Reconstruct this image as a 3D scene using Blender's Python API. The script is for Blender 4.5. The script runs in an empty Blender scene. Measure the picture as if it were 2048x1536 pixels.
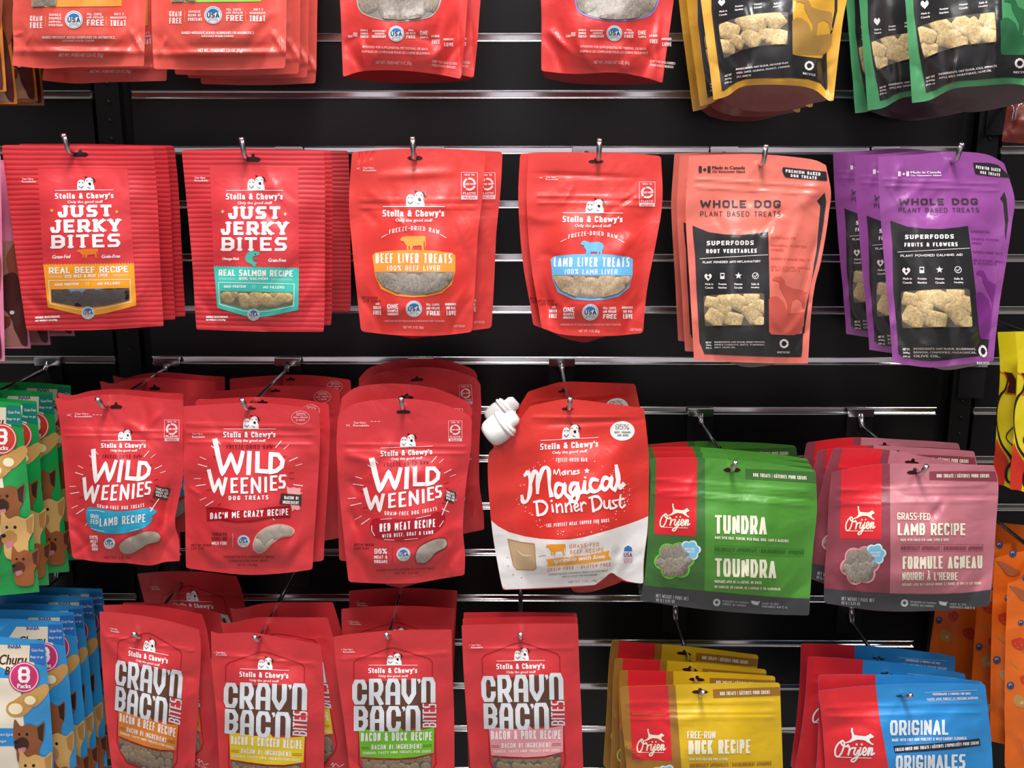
import bpy, math, random
import numpy as np
from mathutils import Vector, Matrix, geometry, noise

random.seed(7)
sc = bpy.context.scene
C = sc.collection

# ------------------------------------------------------------------ camera, world, lights, exposure
W_PX, H_PX = 2048, 1536
F_PX = 2030.0
DIST = 1.48            # camera to slat wall (m)
CAM_Z = 1.5
PITCH = math.atan(0.23)
YAW = math.radians(0.45)
ROLL = math.radians(0.0)
cam_d = bpy.data.cameras.new('camera'); cam_d.sensor_width = 36.0; cam_d.lens = 36.0 * F_PX / W_PX
cam_d.clip_start = 0.02
cam = bpy.data.objects.new('camera', cam_d); C.objects.link(cam); sc.camera = cam
cam.location = (0, -DIST, CAM_Z)
CAMR = Matrix.Rotation(YAW, 3, 'Z') @ Matrix.Rotation(math.pi / 2 - PITCH, 3, 'X') @ Matrix.Rotation(ROLL, 3, 'Z')
cam.rotation_euler = CAMR.to_euler()
RM = np.array(CAMR)

sc.view_settings.view_transform = 'Standard'
sc.view_settings.look = 'None'
sc.view_settings.gamma = 1.0
sc.view_settings.use_curve_mapping = False
sc.view_settings.exposure = -0.17

world = bpy.data.worlds.new('store_surroundings'); sc.world = world
world.use_nodes = True
wn = world.node_tree.nodes; wl = world.node_tree.links
bg = wn['Background']; bg.inputs[0].default_value = (0.62, 0.60, 0.66, 1); bg.inputs[1].default_value = 0.10

def area(name, loc, target, sx, sy, power, col=(1, 0.98, 0.95)):
    l = bpy.data.lights.new(name, 'AREA'); l.shape = 'RECTANGLE'; l.size = sx; l.size_y = sy
    l.energy = power; l.color = col
    o = bpy.data.objects.new(name, l); C.objects.link(o); o.location = loc
    o.rotation_euler = (Vector(target) - Vector(loc)).to_track_quat('-Z', 'Y').to_euler()
    return o
# first three: ceiling light panels of the shop, running away from the wall above and behind the camera
area('overhead_panel_light', (0.02, -1.2, 3.05), (0.02, -1.2, 0), 0.42, 1.5, 70)
area('overhead_panel_light', (-1.5, -1.2, 3.05), (-1.5, -1.2, 0), 0.35, 1.5, 32)
area('overhead_panel_light', (1.5, -1.2, 3.05), (1.5, -1.2, 0), 0.35, 1.5, 32)
area('overhead_panel_light', (0.05, -2.9, 3.0), (0.05, -2.6, 0.0), 2.2, 0.7, 34)  # unseen fill panel added for frontal light and a lit opposite wall

# ------------------------------------------------------------------ projection helpers
def unproj(px, py, d):
    """points on the plane y = -d (d metres in front of the wall) seen at pixel px, py"""
    px = np.asarray(px, float); py = np.asarray(py, float); d = np.broadcast_to(np.asarray(d, float), px.shape)
    r = np.stack([(px - 1024) / F_PX, -(py - 768) / F_PX, -np.ones_like(px)], -1) @ RM.T
    k = (DIST - d) / r[..., 1]
    p = r * k[..., None]
    p[..., 1] -= DIST; p[..., 2] += CAM_Z
    return p
def U(px, py, d): return Vector(unproj(np.array([px]), np.array([py]), d)[0])
def px_of(p):
    q = np.array([p[0], p[1] + DIST, p[2] - CAM_Z]) @ RM
    return 1024 + F_PX * q[0] / -q[2], 768 - F_PX * q[1] / -q[2]

# ------------------------------------------------------------------ materials
def lin(h):
    h = h.lstrip('#'); o = []
    for i in (0, 2, 4):
        c = int(h[i:i + 2], 16) / 255
        o.append(c / 12.92 if c <= 0.04045 else ((c + 0.055) / 1.055) ** 2.4)
    return tuple(o) + (1,)
_m = {}
def bsdf(name, col, rough=0.4, metal=0.0, spec=0.5, coat=0.0, bump=None, key=None):
    key = key or (name, col, rough)
    if key in _m: return _m[key]
    m = bpy.data.materials.new(name); m.use_nodes = True; _m[key] = m
    nt = m.node_tree; b = nt.nodes['Principled BSDF']
    b.inputs['Base Color'].default_value = lin(col)
    b.inputs['Roughness'].default_value = rough
    b.inputs['Metallic'].default_value = metal
    b.inputs['Specular IOR Level'].default_value = spec
    b.inputs['Coat Weight'].default_value = coat
    b.inputs['Coat Roughness'].default_value = 0.18
    if bump:
        tc = nt.nodes.new('ShaderNodeTexCoord'); n = nt.nodes.new('ShaderNodeTexNoise')
        n.inputs['Scale'].default_value = bump[0]; n.inputs['Detail'].default_value = 3.0
        n.inputs['Distortion'].default_value = 0.6
        bp = nt.nodes.new('ShaderNodeBump'); bp.inputs['Strength'].default_value = bump[1]; bp.inputs['Distance'].default_value = 0.004
        nt.links.new(tc.outputs['Object'], n.inputs['Vector']); nt.links.new(n.outputs['Fac'], bp.inputs['Height'])
        nt.links.new(bp.outputs[0], b.inputs['Normal'])
    return m
def foil(col):      # matte laminated pouch film
    return bsdf('pouch_film_' + col.strip('#'), col, 0.33, bump=(22, 0.5), spec=0.55, key=('foil', col))
def gloss(col):     # shiny pouch film
    return bsdf('shiny_film_' + col.strip('#'), col, 0.24, bump=(20, 0.5), spec=0.6, coat=0.35, key=('gloss', col))
def ink(col):
    return bsdf('ink_' + col.strip('#'), col, 0.38, spec=0.45, key=('ink', col))
def ribbed(col, dark):
    key = ('rib', col)
    if key in _m: return _m[key]
    m = bsdf('ribbed_film', col, 0.36, spec=0.55, key=key); nt = m.node_tree; b = nt.nodes['Principled BSDF']
    uv = nt.nodes.new('ShaderNodeUVMap'); uv.uv_map = 'UVMap'
    sx = nt.nodes.new('ShaderNodeSeparateXYZ'); nt.links.new(uv.outputs[0], sx.inputs[0])
    tc = nt.nodes.new('ShaderNodeTexCoord'); nz = nt.nodes.new('ShaderNodeTexNoise'); nz.inputs['Scale'].default_value = 14
    nt.links.new(tc.outputs['Object'], nz.inputs['Vector'])
    a1 = nt.nodes.new('ShaderNodeMath'); a1.operation = 'MULTIPLY_ADD'
    nt.links.new(nz.outputs['Fac'], a1.inputs[0]); a1.inputs[1].default_value = 0.016; nt.links.new(sx.outputs['Y'], a1.inputs[2])
    m1 = nt.nodes.new('ShaderNodeMath'); m1.operation = 'MULTIPLY'; m1.inputs[1].default_value = 2 * math.pi * 37
    sn = nt.nodes.new('ShaderNodeMath'); sn.operation = 'SINE'
    nt.links.new(a1.outputs[0], m1.inputs[0]); nt.links.new(m1.outputs[0], sn.inputs[0])
    mr = nt.nodes.new('ShaderNodeMapRange'); mr.inputs[1].default_value = -0.1; mr.inputs[2].default_value = 1.0
    nt.links.new(sn.outputs[0], mr.inputs[0])
    mx = nt.nodes.new('ShaderNodeMix'); mx.data_type = 'RGBA'
    mx.inputs[6].default_value = lin(col); mx.inputs[7].default_value = lin(dark)
    nt.links.new(mr.outputs[0], mx.inputs[0]); nt.links.new(mx.outputs[2], b.inputs['Base Color'])
    bp = nt.nodes.new('ShaderNodeBump'); bp.inputs['Strength'].default_value = 0.18; bp.inputs['Distance'].default_value = 0.001
    bp.invert = True
    nt.links.new(sn.outputs[0], bp.inputs['Height']); nt.links.new(bp.outputs[0], b.inputs['Normal'])
    return m
def film():
    key = 'clearfilm'
    if key in _m: return _m[key]
    m = bpy.data.materials.new('clear_window_film'); m.use_nodes = True; _m[key] = m
    nt = m.node_tree; nt.nodes.clear(); o = nt.nodes.new('ShaderNodeOutputMaterial')
    t = nt.nodes.new('ShaderNodeBsdfTransparent'); g = nt.nodes.new('ShaderNodeBsdfGlossy'); g.inputs['Roughness'].default_value = 0.22
    df = nt.nodes.new('ShaderNodeBsdfDiffuse'); df.inputs[0].default_value = (0.8, 0.8, 0.8, 1)
    fr = nt.nodes.new('ShaderNodeValue'); fr.outputs[0].default_value = 0.10
    x1 = nt.nodes.new('ShaderNodeMixShader'); x1.inputs[0].default_value = 0.06
    x2 = nt.nodes.new('ShaderNodeMixShader')
    nt.links.new(t.outputs[0], x1.inputs[1]); nt.links.new(df.outputs[0], x1.inputs[2])
    nt.links.new(fr.outputs[0], x2.inputs[0]); nt.links.new(x1.outputs[0], x2.inputs[1]); nt.links.new(g.outputs[0], x2.inputs[2])
    nt.links.new(x2.outputs[0], o.inputs[0])
    return m
def crumb(col, dark):
    key = ('crumb', col)
    if key in _m: return _m[key]
    m = bsdf('treat_crumb', col, 0.8, spec=0.2, bump=(220, 0.2), key=key); nt = m.node_tree; b = nt.nodes['Principled BSDF']
    tc = nt.nodes.new('ShaderNodeTexCoord'); n = nt.nodes.new('ShaderNodeTexNoise'); n.inputs['Scale'].default_value = 9; n.inputs['Detail'].default_value = 6
    r = nt.nodes.new('ShaderNodeValToRGB'); r.color_ramp.elements[0].position = 0.35; r.color_ramp.elements[1].position = 0.62
    r.color_ramp.elements[0].color = lin(dark); r.color_ramp.elements[1].color = lin(col)
    nt.links.new(tc.outputs['Generated'], n.inputs['Vector']); nt.links.new(n.outputs['Fac'], r.inputs[0]); nt.links.new(r.outputs[0], b.inputs['Base Color'])
    return m
CHROME = bsdf('chrome', '#ececf0', 0.17, metal=1.0)
STEEL = bsdf('zinc_steel', '#c9c9cc', 0.22, metal=1.0)
DULL = bsdf('dull_aluminium', '#8c8884', 0.5, metal=0.85)
BOARD = bsdf('black_laminate', '#09080a', 0.34, bump=(60, 0.04), spec=0.42)
BLACK = bsdf('black_paint', '#060606', 0.5, spec=0.4)

# ------------------------------------------------------------------ object helpers
def new_obj(name, verts, faces, mats, parent=None, fmat=None, smooth=True, normals=None, uv=None):
    me = bpy.data.meshes.new(name)
    me.from_pydata([tuple(map(float, v)) for v in verts], [], [tuple(int(i) for i in f) for f in faces])
    for m in (mats if isinstance(mats, (list, tuple)) else [mats]): me.materials.append(m)
    if fmat is not None: me.polygons.foreach_set('material_index', np.asarray(fmat, dtype=np.int32))
    if smooth: me.polygons.foreach_set('use_smooth', np.ones(len(me.polygons), dtype=bool))
    if uv is not None:
        l = me.uv_layers.new(name='UVMap'); vi = np.empty(len(me.loops), dtype=np.int32); me.loops.foreach_get('vertex_index', vi)
        l.data.foreach_set('uv', np.asarray(uv, dtype=np.float32)[vi].ravel())
    me.update()
    if normals is not None: me.normals_split_custom_set_from_vertices([tuple(n) for n in normals])
    o = bpy.data.objects.new(name, me); C.objects.link(o)
    if parent: o.parent = parent
    return o
def tag(o, label, cat, group=None, kind=None):
    if label: o['label'] = label
    if cat: o['category'] = cat
    if group: o['group'] = group
    if kind: o['kind'] = kind
    return o
def box_data(x0, x1, y0, y1, z0, z1):
    v = [(x, y, z) for x in (x0, x1) for y in (y0, y1) for z in (z0, z1)]
    f = [(0, 1, 3, 2), (4, 6, 7, 5), (0, 4, 5, 1), (2, 3, 7, 6), (0, 2, 6, 4), (1, 5, 7, 3)]
    return v, f
def box(name, x0, x1, y0, y1, z0, z1, mat, parent=None):
    v, f = box_data(x0, x1, y0, y1, z0, z1)
    return new_obj(name, v, f, mat, parent, smooth=False)
def tube_data(pts, r, n=12, cap=True):
    pts = [Vector(p) for p in pts]; v = []; f = []
    for i, p in enumerate(pts):
        t = ((pts[min(i + 1, len(pts) - 1)] - pts[max(i - 1, 0)])).normalized()
        a = t.cross(Vector((1, 0, 0.01))).normalized(); b = t.cross(a)
        rr = r[i] if isinstance(r, (list, tuple)) else r
        for k in range(n):
            q = 2 * math.pi * k / n; v.append(p + (a * math.cos(q) + b * math.sin(q)) * rr)
    for i in range(len(pts) - 1):
        for k in range(n):
            k2 = (k + 1) % n; f.append((i * n + k, i * n + k2, (i + 1) * n + k2, (i + 1) * n + k))
    if cap: f.append(tuple(range(n))[::-1]); f.append(tuple((len(pts) - 1) * n + k for k in range(n)))
    return v, f
def tube(name, pts, r, mat, parent=None, n=12):
    v, f = tube_data(pts, r, n)
    return new_obj(name, v, f, mat, parent)

# ------------------------------------------------------------------ stroke lettering
def _pt(c):
    m = {'a': 10, 'b': 11, 'c': 12, 'd': 13, 'z': -1, 'y': -2, 'x': -3}
    g = lambda k: m[k] if k in m else int(k)
    return (g(c[0]) / 10, g(c[1]) / 10)
_G = {  # letter: (relative width, strokes on a 10 x 10 grid; '*' closes a stroke)
'A': (1, '00 5a a0|23 83'), 'B': (.95, '00 0a 7a a8 a6 75 05|75 a4 a2 70 00'), 'C': (.95, 'a8 8a 2a 08 02 20 80 a2'),
'D': (1, '00 0a 6a a7 a3 60 *'), 'E': (.85, 'aa 0a 00 a0|05 85'), 'F': (.8, 'aa 0a 00|05 85'), 'G': (1, 'a8 8a 2a 08 02 20 80 a2 a4 64'),
'H': (1, '00 0a|a0 aa|05 a5'), 'I': (.3, '50 5a'), 'J': (.8, 'aa a2 80 20 02 03'), 'K': (.95, '00 0a|aa 15|35 a0'), 'L': (.8, '0a 00 a0'),
'M': (1.3, '00 0a 53 aa a0'), 'N': (1, '00 0a a0 aa'), 'O': (1, '20 02 08 2a 8a a8 a2 80 *'), 'P': (.95, '00 0a 8a a8 a6 84 04'),
'Q': (1, '20 02 08 2a 8a a8 a2 80 *|63 a0'), 'R': (1, '00 0a 8a a8 a6 84 04|54 a0'), 'S': (.9, 'aa 2a 08 07 25 85 a3 a2 80 00'),
'T': (.9, '0a aa|50 5a'), 'U': (1, '0a 02 20 80 a2 aa'), 'V': (1, '0a 50 aa'), 'W': (1.45, '0a 20 58 80 aa'), 'X': (1, '00 aa|0a a0'),
'Y': (1, '0a 54 aa|54 50'), 'Z': (.9, '0a aa 00 a0'), '&': (1.05, 'a0 27 29 4a 6a 79 77 03 02 20 60 a5'), "'": (.3, '5a 57'),
'-': (.6, '15 95'), '.': (.3, '50 51'), ',': (.3, '51 3z'), '|': (.3, '5z 5b'), '%': (1.2, '10 9a|07 0a 3a 37 *|70 73 a3 a0 *'),
'#': (1.1, '20 4a|60 8a|13 93|27 a7'), '!': (.3, '5a 53|50 51'), '/': (.5, '10 9a'), '(': (.4, '9a 47 43 90'), ')': (.4, '1a 67 63 10'),
'1': (.5, '28 5a 50'), '2': (.9, '08 2a 8a a8 a6 02 00 a0'), '3': (.9, '09 2a 8a a8 a6 85 35|85 a4 a2 80 20 01'), '5': (.9, 'aa 0a 06 86 a4 a2 80 00'),
'6': (.9, 'a9 8a 2a 08 02 20 80 a2 a4 86 06'), '8': (.95, '25 06 08 2a 8a a8 a6 85 a4 a2 80 20 02 04 25 85'), '9': (.9, '01 20 80 a2 a8 8a 2a 08 06 24 a4'),
'0': (.95, '20 02 08 2a 8a a8 a2 80 *'), '7': (.9, '0a aa 40'), '4': (.95, '70 7a 03 a3'), '*': (.4, '54 56'),
'\u00c9': (.85, 'aa 0a 00 a0|05 85|4b 7d'), '\u00c8': (.85, 'aa 0a 00 a0|05 85|7b 4d'), '\u00c0': (1, '00 5a a0|23 83|6b 3d'), '\u00c2': (1, '00 5a a0|23 83|2b 5d 8b'),
'n': (1, '00 09 1a 8a a8 a0'), 'e': (.85, '04 a4 a5 77 27 05 02 20 80 a1'), 't': (.7, '49 41 60 90|07 87'), 'l': (.45, '5a 50'),
'a': (.9, '16 27 77 96 90|94 24 13 11 20 60 91'), 'h': (.95, '1a 10|15 37 77 95 90'), 'w': (1.3, '07 20 56 80 a7'), 'y': (.9, '07 50|a7 4y 1x'),
's': (.75, '96 77 27 16 15 24 83 92 91 70 20 01'), 'i': (.4, '57 50|59 5a'),
}
def ribbon(pts, wid, closed=False, cap='sq', step=7.0):
    """2-D polyline -> list of quads (each 4 points); wid scalar or per point"""
    P = [np.array(p, float) for p in pts]
    Wd = list(wid) if hasattr(wid, '__len__') else [wid] * len(P)
    if closed: P = P + [P[0]]; Wd = Wd + [Wd[0]]
    n = len(P); q = [P[0]]; w2 = [Wd[0]]; corner = [True]
    for i in range(n - 1):
        L = np.linalg.norm(P[i + 1] - P[i]); k = max(1, int(math.ceil(L / step)))
        for j in range(1, k + 1):
            t = j / k; q.append(P[i] * (1 - t) + P[i + 1] * t); w2.append(Wd[i] * (1 - t) + Wd[i + 1] * t)
    m = len(q); out = []
    dirs = []
    for i in range(m - 1):
        d = q[i + 1] - q[i]; l = np.linalg.norm(d); dirs.append(d / l if l > 1e-9 else np.array([1., 0.]))
    if cap == 'sq' and not closed:
        q[0] = q[0] - dirs[0] * w2[0] / 2; q[-1] = q[-1] + dirs[-1] * w2[-1] / 2
    Ls = []; Rs = []
    for i in range(m):
        d0 = dirs[i - 1] if i > 0 else (dirs[-1] if closed else dirs[0])
        d1 = dirs[i] if i < m - 1 else (dirs[0] if closed else dirs[-1])
        n0 = np.array([-d0[1], d0[0]]); n1 = np.array([-d1[1], d1[0]]); nn = n0 + n1; l = np.linalg.norm(nn)
        if l < 0.25: nn = n1; sc_ = 1
        else: nn = nn / l; sc_ = min(1 / max(nn @ n1, 0.35), 1.35)
        Ls.append(q[i] + nn * w2[i] / 2 * sc_); Rs.append(q[i] - nn * w2[i] / 2 * sc_)
    for i in range(m - 1): out.append((Ls[i], Rs[i], Rs[i + 1], Ls[i + 1]))
    return out
def catmull(pts, n=5):
    P = [np.array(p, float) for p in pts]; P = [2 * P[0] - P[1]] + P + [2 * P[-1] - P[-2]]; out = []
    for i in range(1, len(P) - 2):
        for j in range(n):
            t = j / n
            out.append(0.5 * ((2 * P[i]) + (-P[i - 1] + P[i + 1]) * t + (2 * P[i - 1] - 5 * P[i] + 4 * P[i + 1] - P[i + 2]) * t * t + (-P[i - 1] + 3 * P[i] - 3 * P[i + 1] + P[i + 2]) * t ** 3))
    out.append(P[-2]); return out
def letters(s, x0, y0, x1, y1, t, slab=0, gap=None, space=0.6, hs=1.3):
    """caps laid out to fill the box (y down); returns quads"""
    H = (y1 - y0) * hs; y0 = y1 - H; gap = gap if gap is not None else t * 0.55
    ws = [(_G[c][0] if c in _G else space) for c in s]
    n = len(s); tot = sum(ws); unit = ((x1 - x0) - gap * (n - 1)) / tot; unit = max(unit, 1e-3)
    out = []; x = x0
    for c, w in zip(s, ws):
        bw = w * unit
        if c in _G:
            ti = min(t, bw * 0.9)
            ax = x + ti / 2; aw = max(bw - ti, 0.01); ay = y1 - t / 2; ah = H - t
            for st in _G[c][1].split('|'):
                tk = st.split(); closed = tk[-1] == '*'; tk = tk[:-1] if closed else tk
                pp = [(ax + _pt(k)[0] * aw, ay - _pt(k)[1] * ah) for k in tk]
                if w <= .31: pp = [(x + bw / 2, p[1]) for p in pp]
                out += ribbon(pp, ti, closed)
                if slab and not closed:
                    for e, e2, k in ((pp[0], pp[1], tk[0]), (pp[-1], pp[-2], tk[-1])):
                        if abs(e[1] - e2[1]) > abs(e[0] - e2[0]) and k[1] in '0a79':
                            yy = e[1]; out += ribbon([(e[0] - ti * 0.5 - slab, yy), (e[0] + ti * 0.5 + slab, yy)], t * 0.55, cap='no')
        x += bw + gap
    return [[(p[0], y1 + (p[1] - y1) / hs) for p in q] for q in out]
def union(V):
    """V: (n, 4, 2) quads, possibly overlapping -> clean triangles covering their union"""
    V = np.round(np.asarray(V, float).reshape(-1, 4, 2), 3); pts = []; edges = []
    for q in V:
        o = len(pts); pts += [Vector(p) for p in q]; edges += [(o, o + 1), (o + 1, o + 2), (o + 2, o + 3), (o + 3, o)]
    r = geometry.delaunay_2d_cdt(pts, edges, [], 0, 1e-3)
    v = np.array([tuple(p) for p in r[0]]); f = np.array([tuple(t) for t in r[2] if len(t) == 3])
    c = v[f].mean(1); keep = np.zeros(len(c), bool)
    for q in V:
        for t in ((q[0], q[1], q[2]), (q[0], q[2], q[3])):
            mn = np.minimum(np.minimum(t[0], t[1]), t[2]); mx = np.maximum(np.maximum(t[0], t[1]), t[2])
            k = np.where((~keep) & (c[:, 0] >= mn[0]) & (c[:, 0] <= mx[0]) & (c[:, 1] >= mn[1]) & (c[:, 1] <= mx[1]))[0]
            if not len(k): continue
            p = c[k]; s = [(t[(i + 1) % 3][0] - t[i][0]) * (p[:, 1] - t[i][1]) - (t[(i + 1) % 3][1] - t[i][1]) * (p[:, 0] - t[i][0]) for i in range(3)]
            keep[k] |= ((s[0] >= 0) & (s[1] >= 0) & (s[2] >= 0)) | ((s[0] <= 0) & (s[1] <= 0) & (s[2] <= 0))
    f = f[keep]; us, inv = np.unique(f, return_inverse=True)
    return v[us], [tuple(t) for t in inv.reshape(f.shape)]
_fc = {}
def font_tris(s):
    if s in _fc: return _fc[s]
    c = bpy.data.curves.new('txt', 'FONT'); c.body = s; c.resolution_u = 2
    o = bpy.data.objects.new('txt', c); C.objects.link(o)
    dg = bpy.context.evaluated_depsgraph_get(); me = o.evaluated_get(dg).to_mesh()
    me.calc_loop_triangles()
    v = np.array([(p.co.x, p.co.y) for p in me.vertices]); f = [tuple(t.vertices) for t in me.loop_triangles]
    o.evaluated_get(dg).to_mesh_clear(); bpy.data.objects.remove(o); bpy.data.curves.remove(c)
    mn = v.min(0); mx = v.max(0); v = (v - mn) / (mx - mn)
    _fc[s] = (v, f); return _fc[s]

# ------------------------------------------------------------------ plane maps
def homography(src, dst):
    A = []; b = []
    for (x, y), (u, v) in zip(src, dst):
        A.append([x, y, 1, 0, 0, 0, -u * x, -u * y]); b.append(u)
        A.append([0, 0, 0, x, y, 1, -v * x, -v * y]); b.append(v)
    h = np.append(np.linalg.solve(np.array(A, float), np.array(b, float)), 1).reshape(3, 3)
    def f(p):
        p = np.asarray(p, float); q = np.concatenate([p, np.ones(p.shape[:-1] + (1,))], -1) @ h.T
        return q[..., :2] / q[..., 2:]
    return f
def affine(src, dst):
    A = np.array([[x, y, 1] for x, y in src], float); M, _, _, _ = np.linalg.lstsq(A, np.array(dst, float), rcond=None)
    return lambda p: np.concatenate([np.asarray(p, float), np.ones(np.shape(p)[:-1] + (1,))], -1) @ M
def crop(s, ox, oy): return lambda p: np.asarray(p, float) / s + np.array([ox, oy])
def then(f, g): return lambda p: g(f(p))
def sm(x): x = np.clip(x, 0, 1); return x * x * (3 - 2 * x)

# ------------------------------------------------------------------ pouch builder
LAY = 0.00024
def cdt(poly, step, holes=()):
    """triangulate polygon (n x 2) with interior grid points; returns verts, faces, boundary mask"""
    P = np.asarray(poly, float); pts = []
    loops = []
    for Q in [P] + [np.asarray(h, float) for h in holes]:
        st = len(pts); n = len(Q)
        for i in range(n):
            a = Q[i]; b = Q[(i + 1) % n]; k = max(1, int(math.ceil(np.linalg.norm(b - a) / step)))
            for j in range(k): pts.append(a + (b - a) * j / k)
        loops.append((st, len(pts)))
    edges = []
    for s, e in loops: edges += [(i, i + 1 if i + 1 < e else s) for i in range(s, e)]
    nb = len(pts); B = np.array(pts)
    mn = P.min(0); mx = P.max(0)
    if (mx - mn).min() > step * 1.5:
        xs = np.arange(mn[0] + step / 2, mx[0], step); ys = np.arange(mn[1] + step / 2, mx[1], step)
        g = np.stack(np.meshgrid(xs, ys), -1).reshape(-1, 2)
        # inside test + clearance from the boundary
        ins = np.zeros(len(g), bool)
        for i, j in edges:
            a = B[i]; b = B[j]
            if a[1] == b[1]: continue
            c = ((a[1] > g[:, 1]) != (b[1] > g[:, 1])) & (g[:, 0] < (b[0] - a[0]) * (g[:, 1] - a[1]) / (b[1] - a[1]) + a[0])
            ins ^= c
        g = g[ins]
        if len(g):
            dm = np.full(len(g), 1e9)
            for k in range(0, nb, 200): dm = np.minimum(dm, np.sqrt(((g[:, None] - B[None, k:k + 200]) ** 2).sum(-1)).min(1))
            g = g[dm > step * 0.45]
        pts = list(B) + list(g)
    r = geometry.delaunay_2d_cdt([Vector(p) for p in pts], edges, [], 1 if not holes else 4, 1e-5)
    v = np.array([tuple(p) for p in r[0]]); f = [tuple(q) for q in r[2]]
    bm = np.array([any(o < nb for o in ov) for ov in r[3]])
    return v, f, bm
def pip(P, Q):
    ins = np.zeros(len(P), bool); Q = np.asarray(Q, float)
    for i in range(len(Q)):
        a = Q[i]; c = Q[(i + 1) % len(Q)]
        if a[1] == c[1]: continue
        ins ^= ((a[1] > P[:, 1]) != (c[1] > P[:, 1])) & (P[:, 0] < (c[0] - a[0]) * (P[:, 1] - a[1]) / (c[1] - a[1]) + a[0])
    return ins
def cdt_clip(poly, clip, step):
    """triangles inside both polygons"""
    pts = []; edges = []
    for Q in (np.asarray(poly, float), np.asarray(clip, float)):
        st = len(pts); n = len(Q)
        for i in range(n):
            p = Q[i]; q = Q[(i + 1) % n]; k = max(1, int(math.ceil(np.linalg.norm(q - p) / step)))
            for j in range(k): pts.append(p + (q - p) * j / k)
        m = len(pts); edges += [(i, i + 1 if i + 1 < m else st) for i in range(st, m)]
    B = np.array(pts); P = np.asarray(poly, float); mn = P.min(0); mx = P.max(0)
    xs = np.arange(mn[0] + step / 2, mx[0], step); ys = np.arange(mn[1] + step / 2, mx[1], step)
    if len(xs) and len(ys):
        g = np.stack(np.meshgrid(xs, ys), -1).reshape(-1, 2); g = g[pip(g, poly) & pip(g, clip)]
        if len(g):
            dm = np.full(len(g), 1e9)
            for k in range(0, len(B), 200): dm = np.minimum(dm, np.sqrt(((g[:, None] - B[None, k:k + 200]) ** 2).sum(-1)).min(1))
            pts += list(g[dm > step * .45])
    r = geometry.delaunay_2d_cdt([Vector(p) for p in pts], edges, [], 0, 1e-4)
    v = np.array([tuple(p) for p in r[0]]); f = np.array([tuple(t) for t in r[2] if len(t) == 3])
    cc = v[f].mean(1); f = f[pip(cc, poly) & pip(cc, clip)]
    if not len(f): return np.zeros((0, 2)), []
    us, inv = np.unique(f, return_inverse=True)
    return v[us], [tuple(t) for t in inv.reshape(f.shape)]
def inset(poly, m):
    P = np.asarray(poly, float); A = np.roll(P, 1, 0); Bq = np.roll(P, -1, 0); t = Bq - A; l = np.linalg.norm(t, axis=1, keepdims=True); t = t / np.maximum(l, 1e-6)
    ar = 0.5 * np.sum(P[:, 0] * np.roll(P[:, 1], -1) - np.roll(P[:, 0], -1) * P[:, 1]); n = np.stack([-t[:, 1], t[:, 0]], 1) * (1 if ar > 0 else -1)
    R = P + n * m
    if m < 3: return R
    keep = []
    for p in R:
        dm = 1e9
        for i in range(len(P)):
            q = P[i]; dd = Bq[i] - q; t = min(1, max(0, ((p - q) @ dd) / max(dd @ dd, 1e-9))); dm = min(dm, np.hypot(*(p - q - t * dd)))
        if dm > m * .93: keep.append(p)
    return np.array(keep)
def round_corners(pts, rad):
    """pts list; rad list of radii (0 keeps the corner)"""
    n = len(pts); out = []
    for i in range(n):
        p = np.array(pts[i], float); r = rad[i]
        if r <= 0: out.append(p); continue
        a = np.array(pts[i - 1], float) - p; b = np.array(pts[(i + 1) % n], float) - p
        la = np.linalg.norm(a); lb = np.linalg.norm(b); r_ = min(r, la * .45, lb * .45)
        A = p + a / la * r_; Bq = p + b / lb * r_
        for t in (0, .25, .5, .75, 1): out.append(A * (1 - t) ** 2 + 2 * p * t * (1 - t) + Bq * t * t)
    return out
def side(pts):
    return catmull(pts, 4)[:-1] if len(pts) > 2 else [np.array(pts[0], float)]

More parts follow.
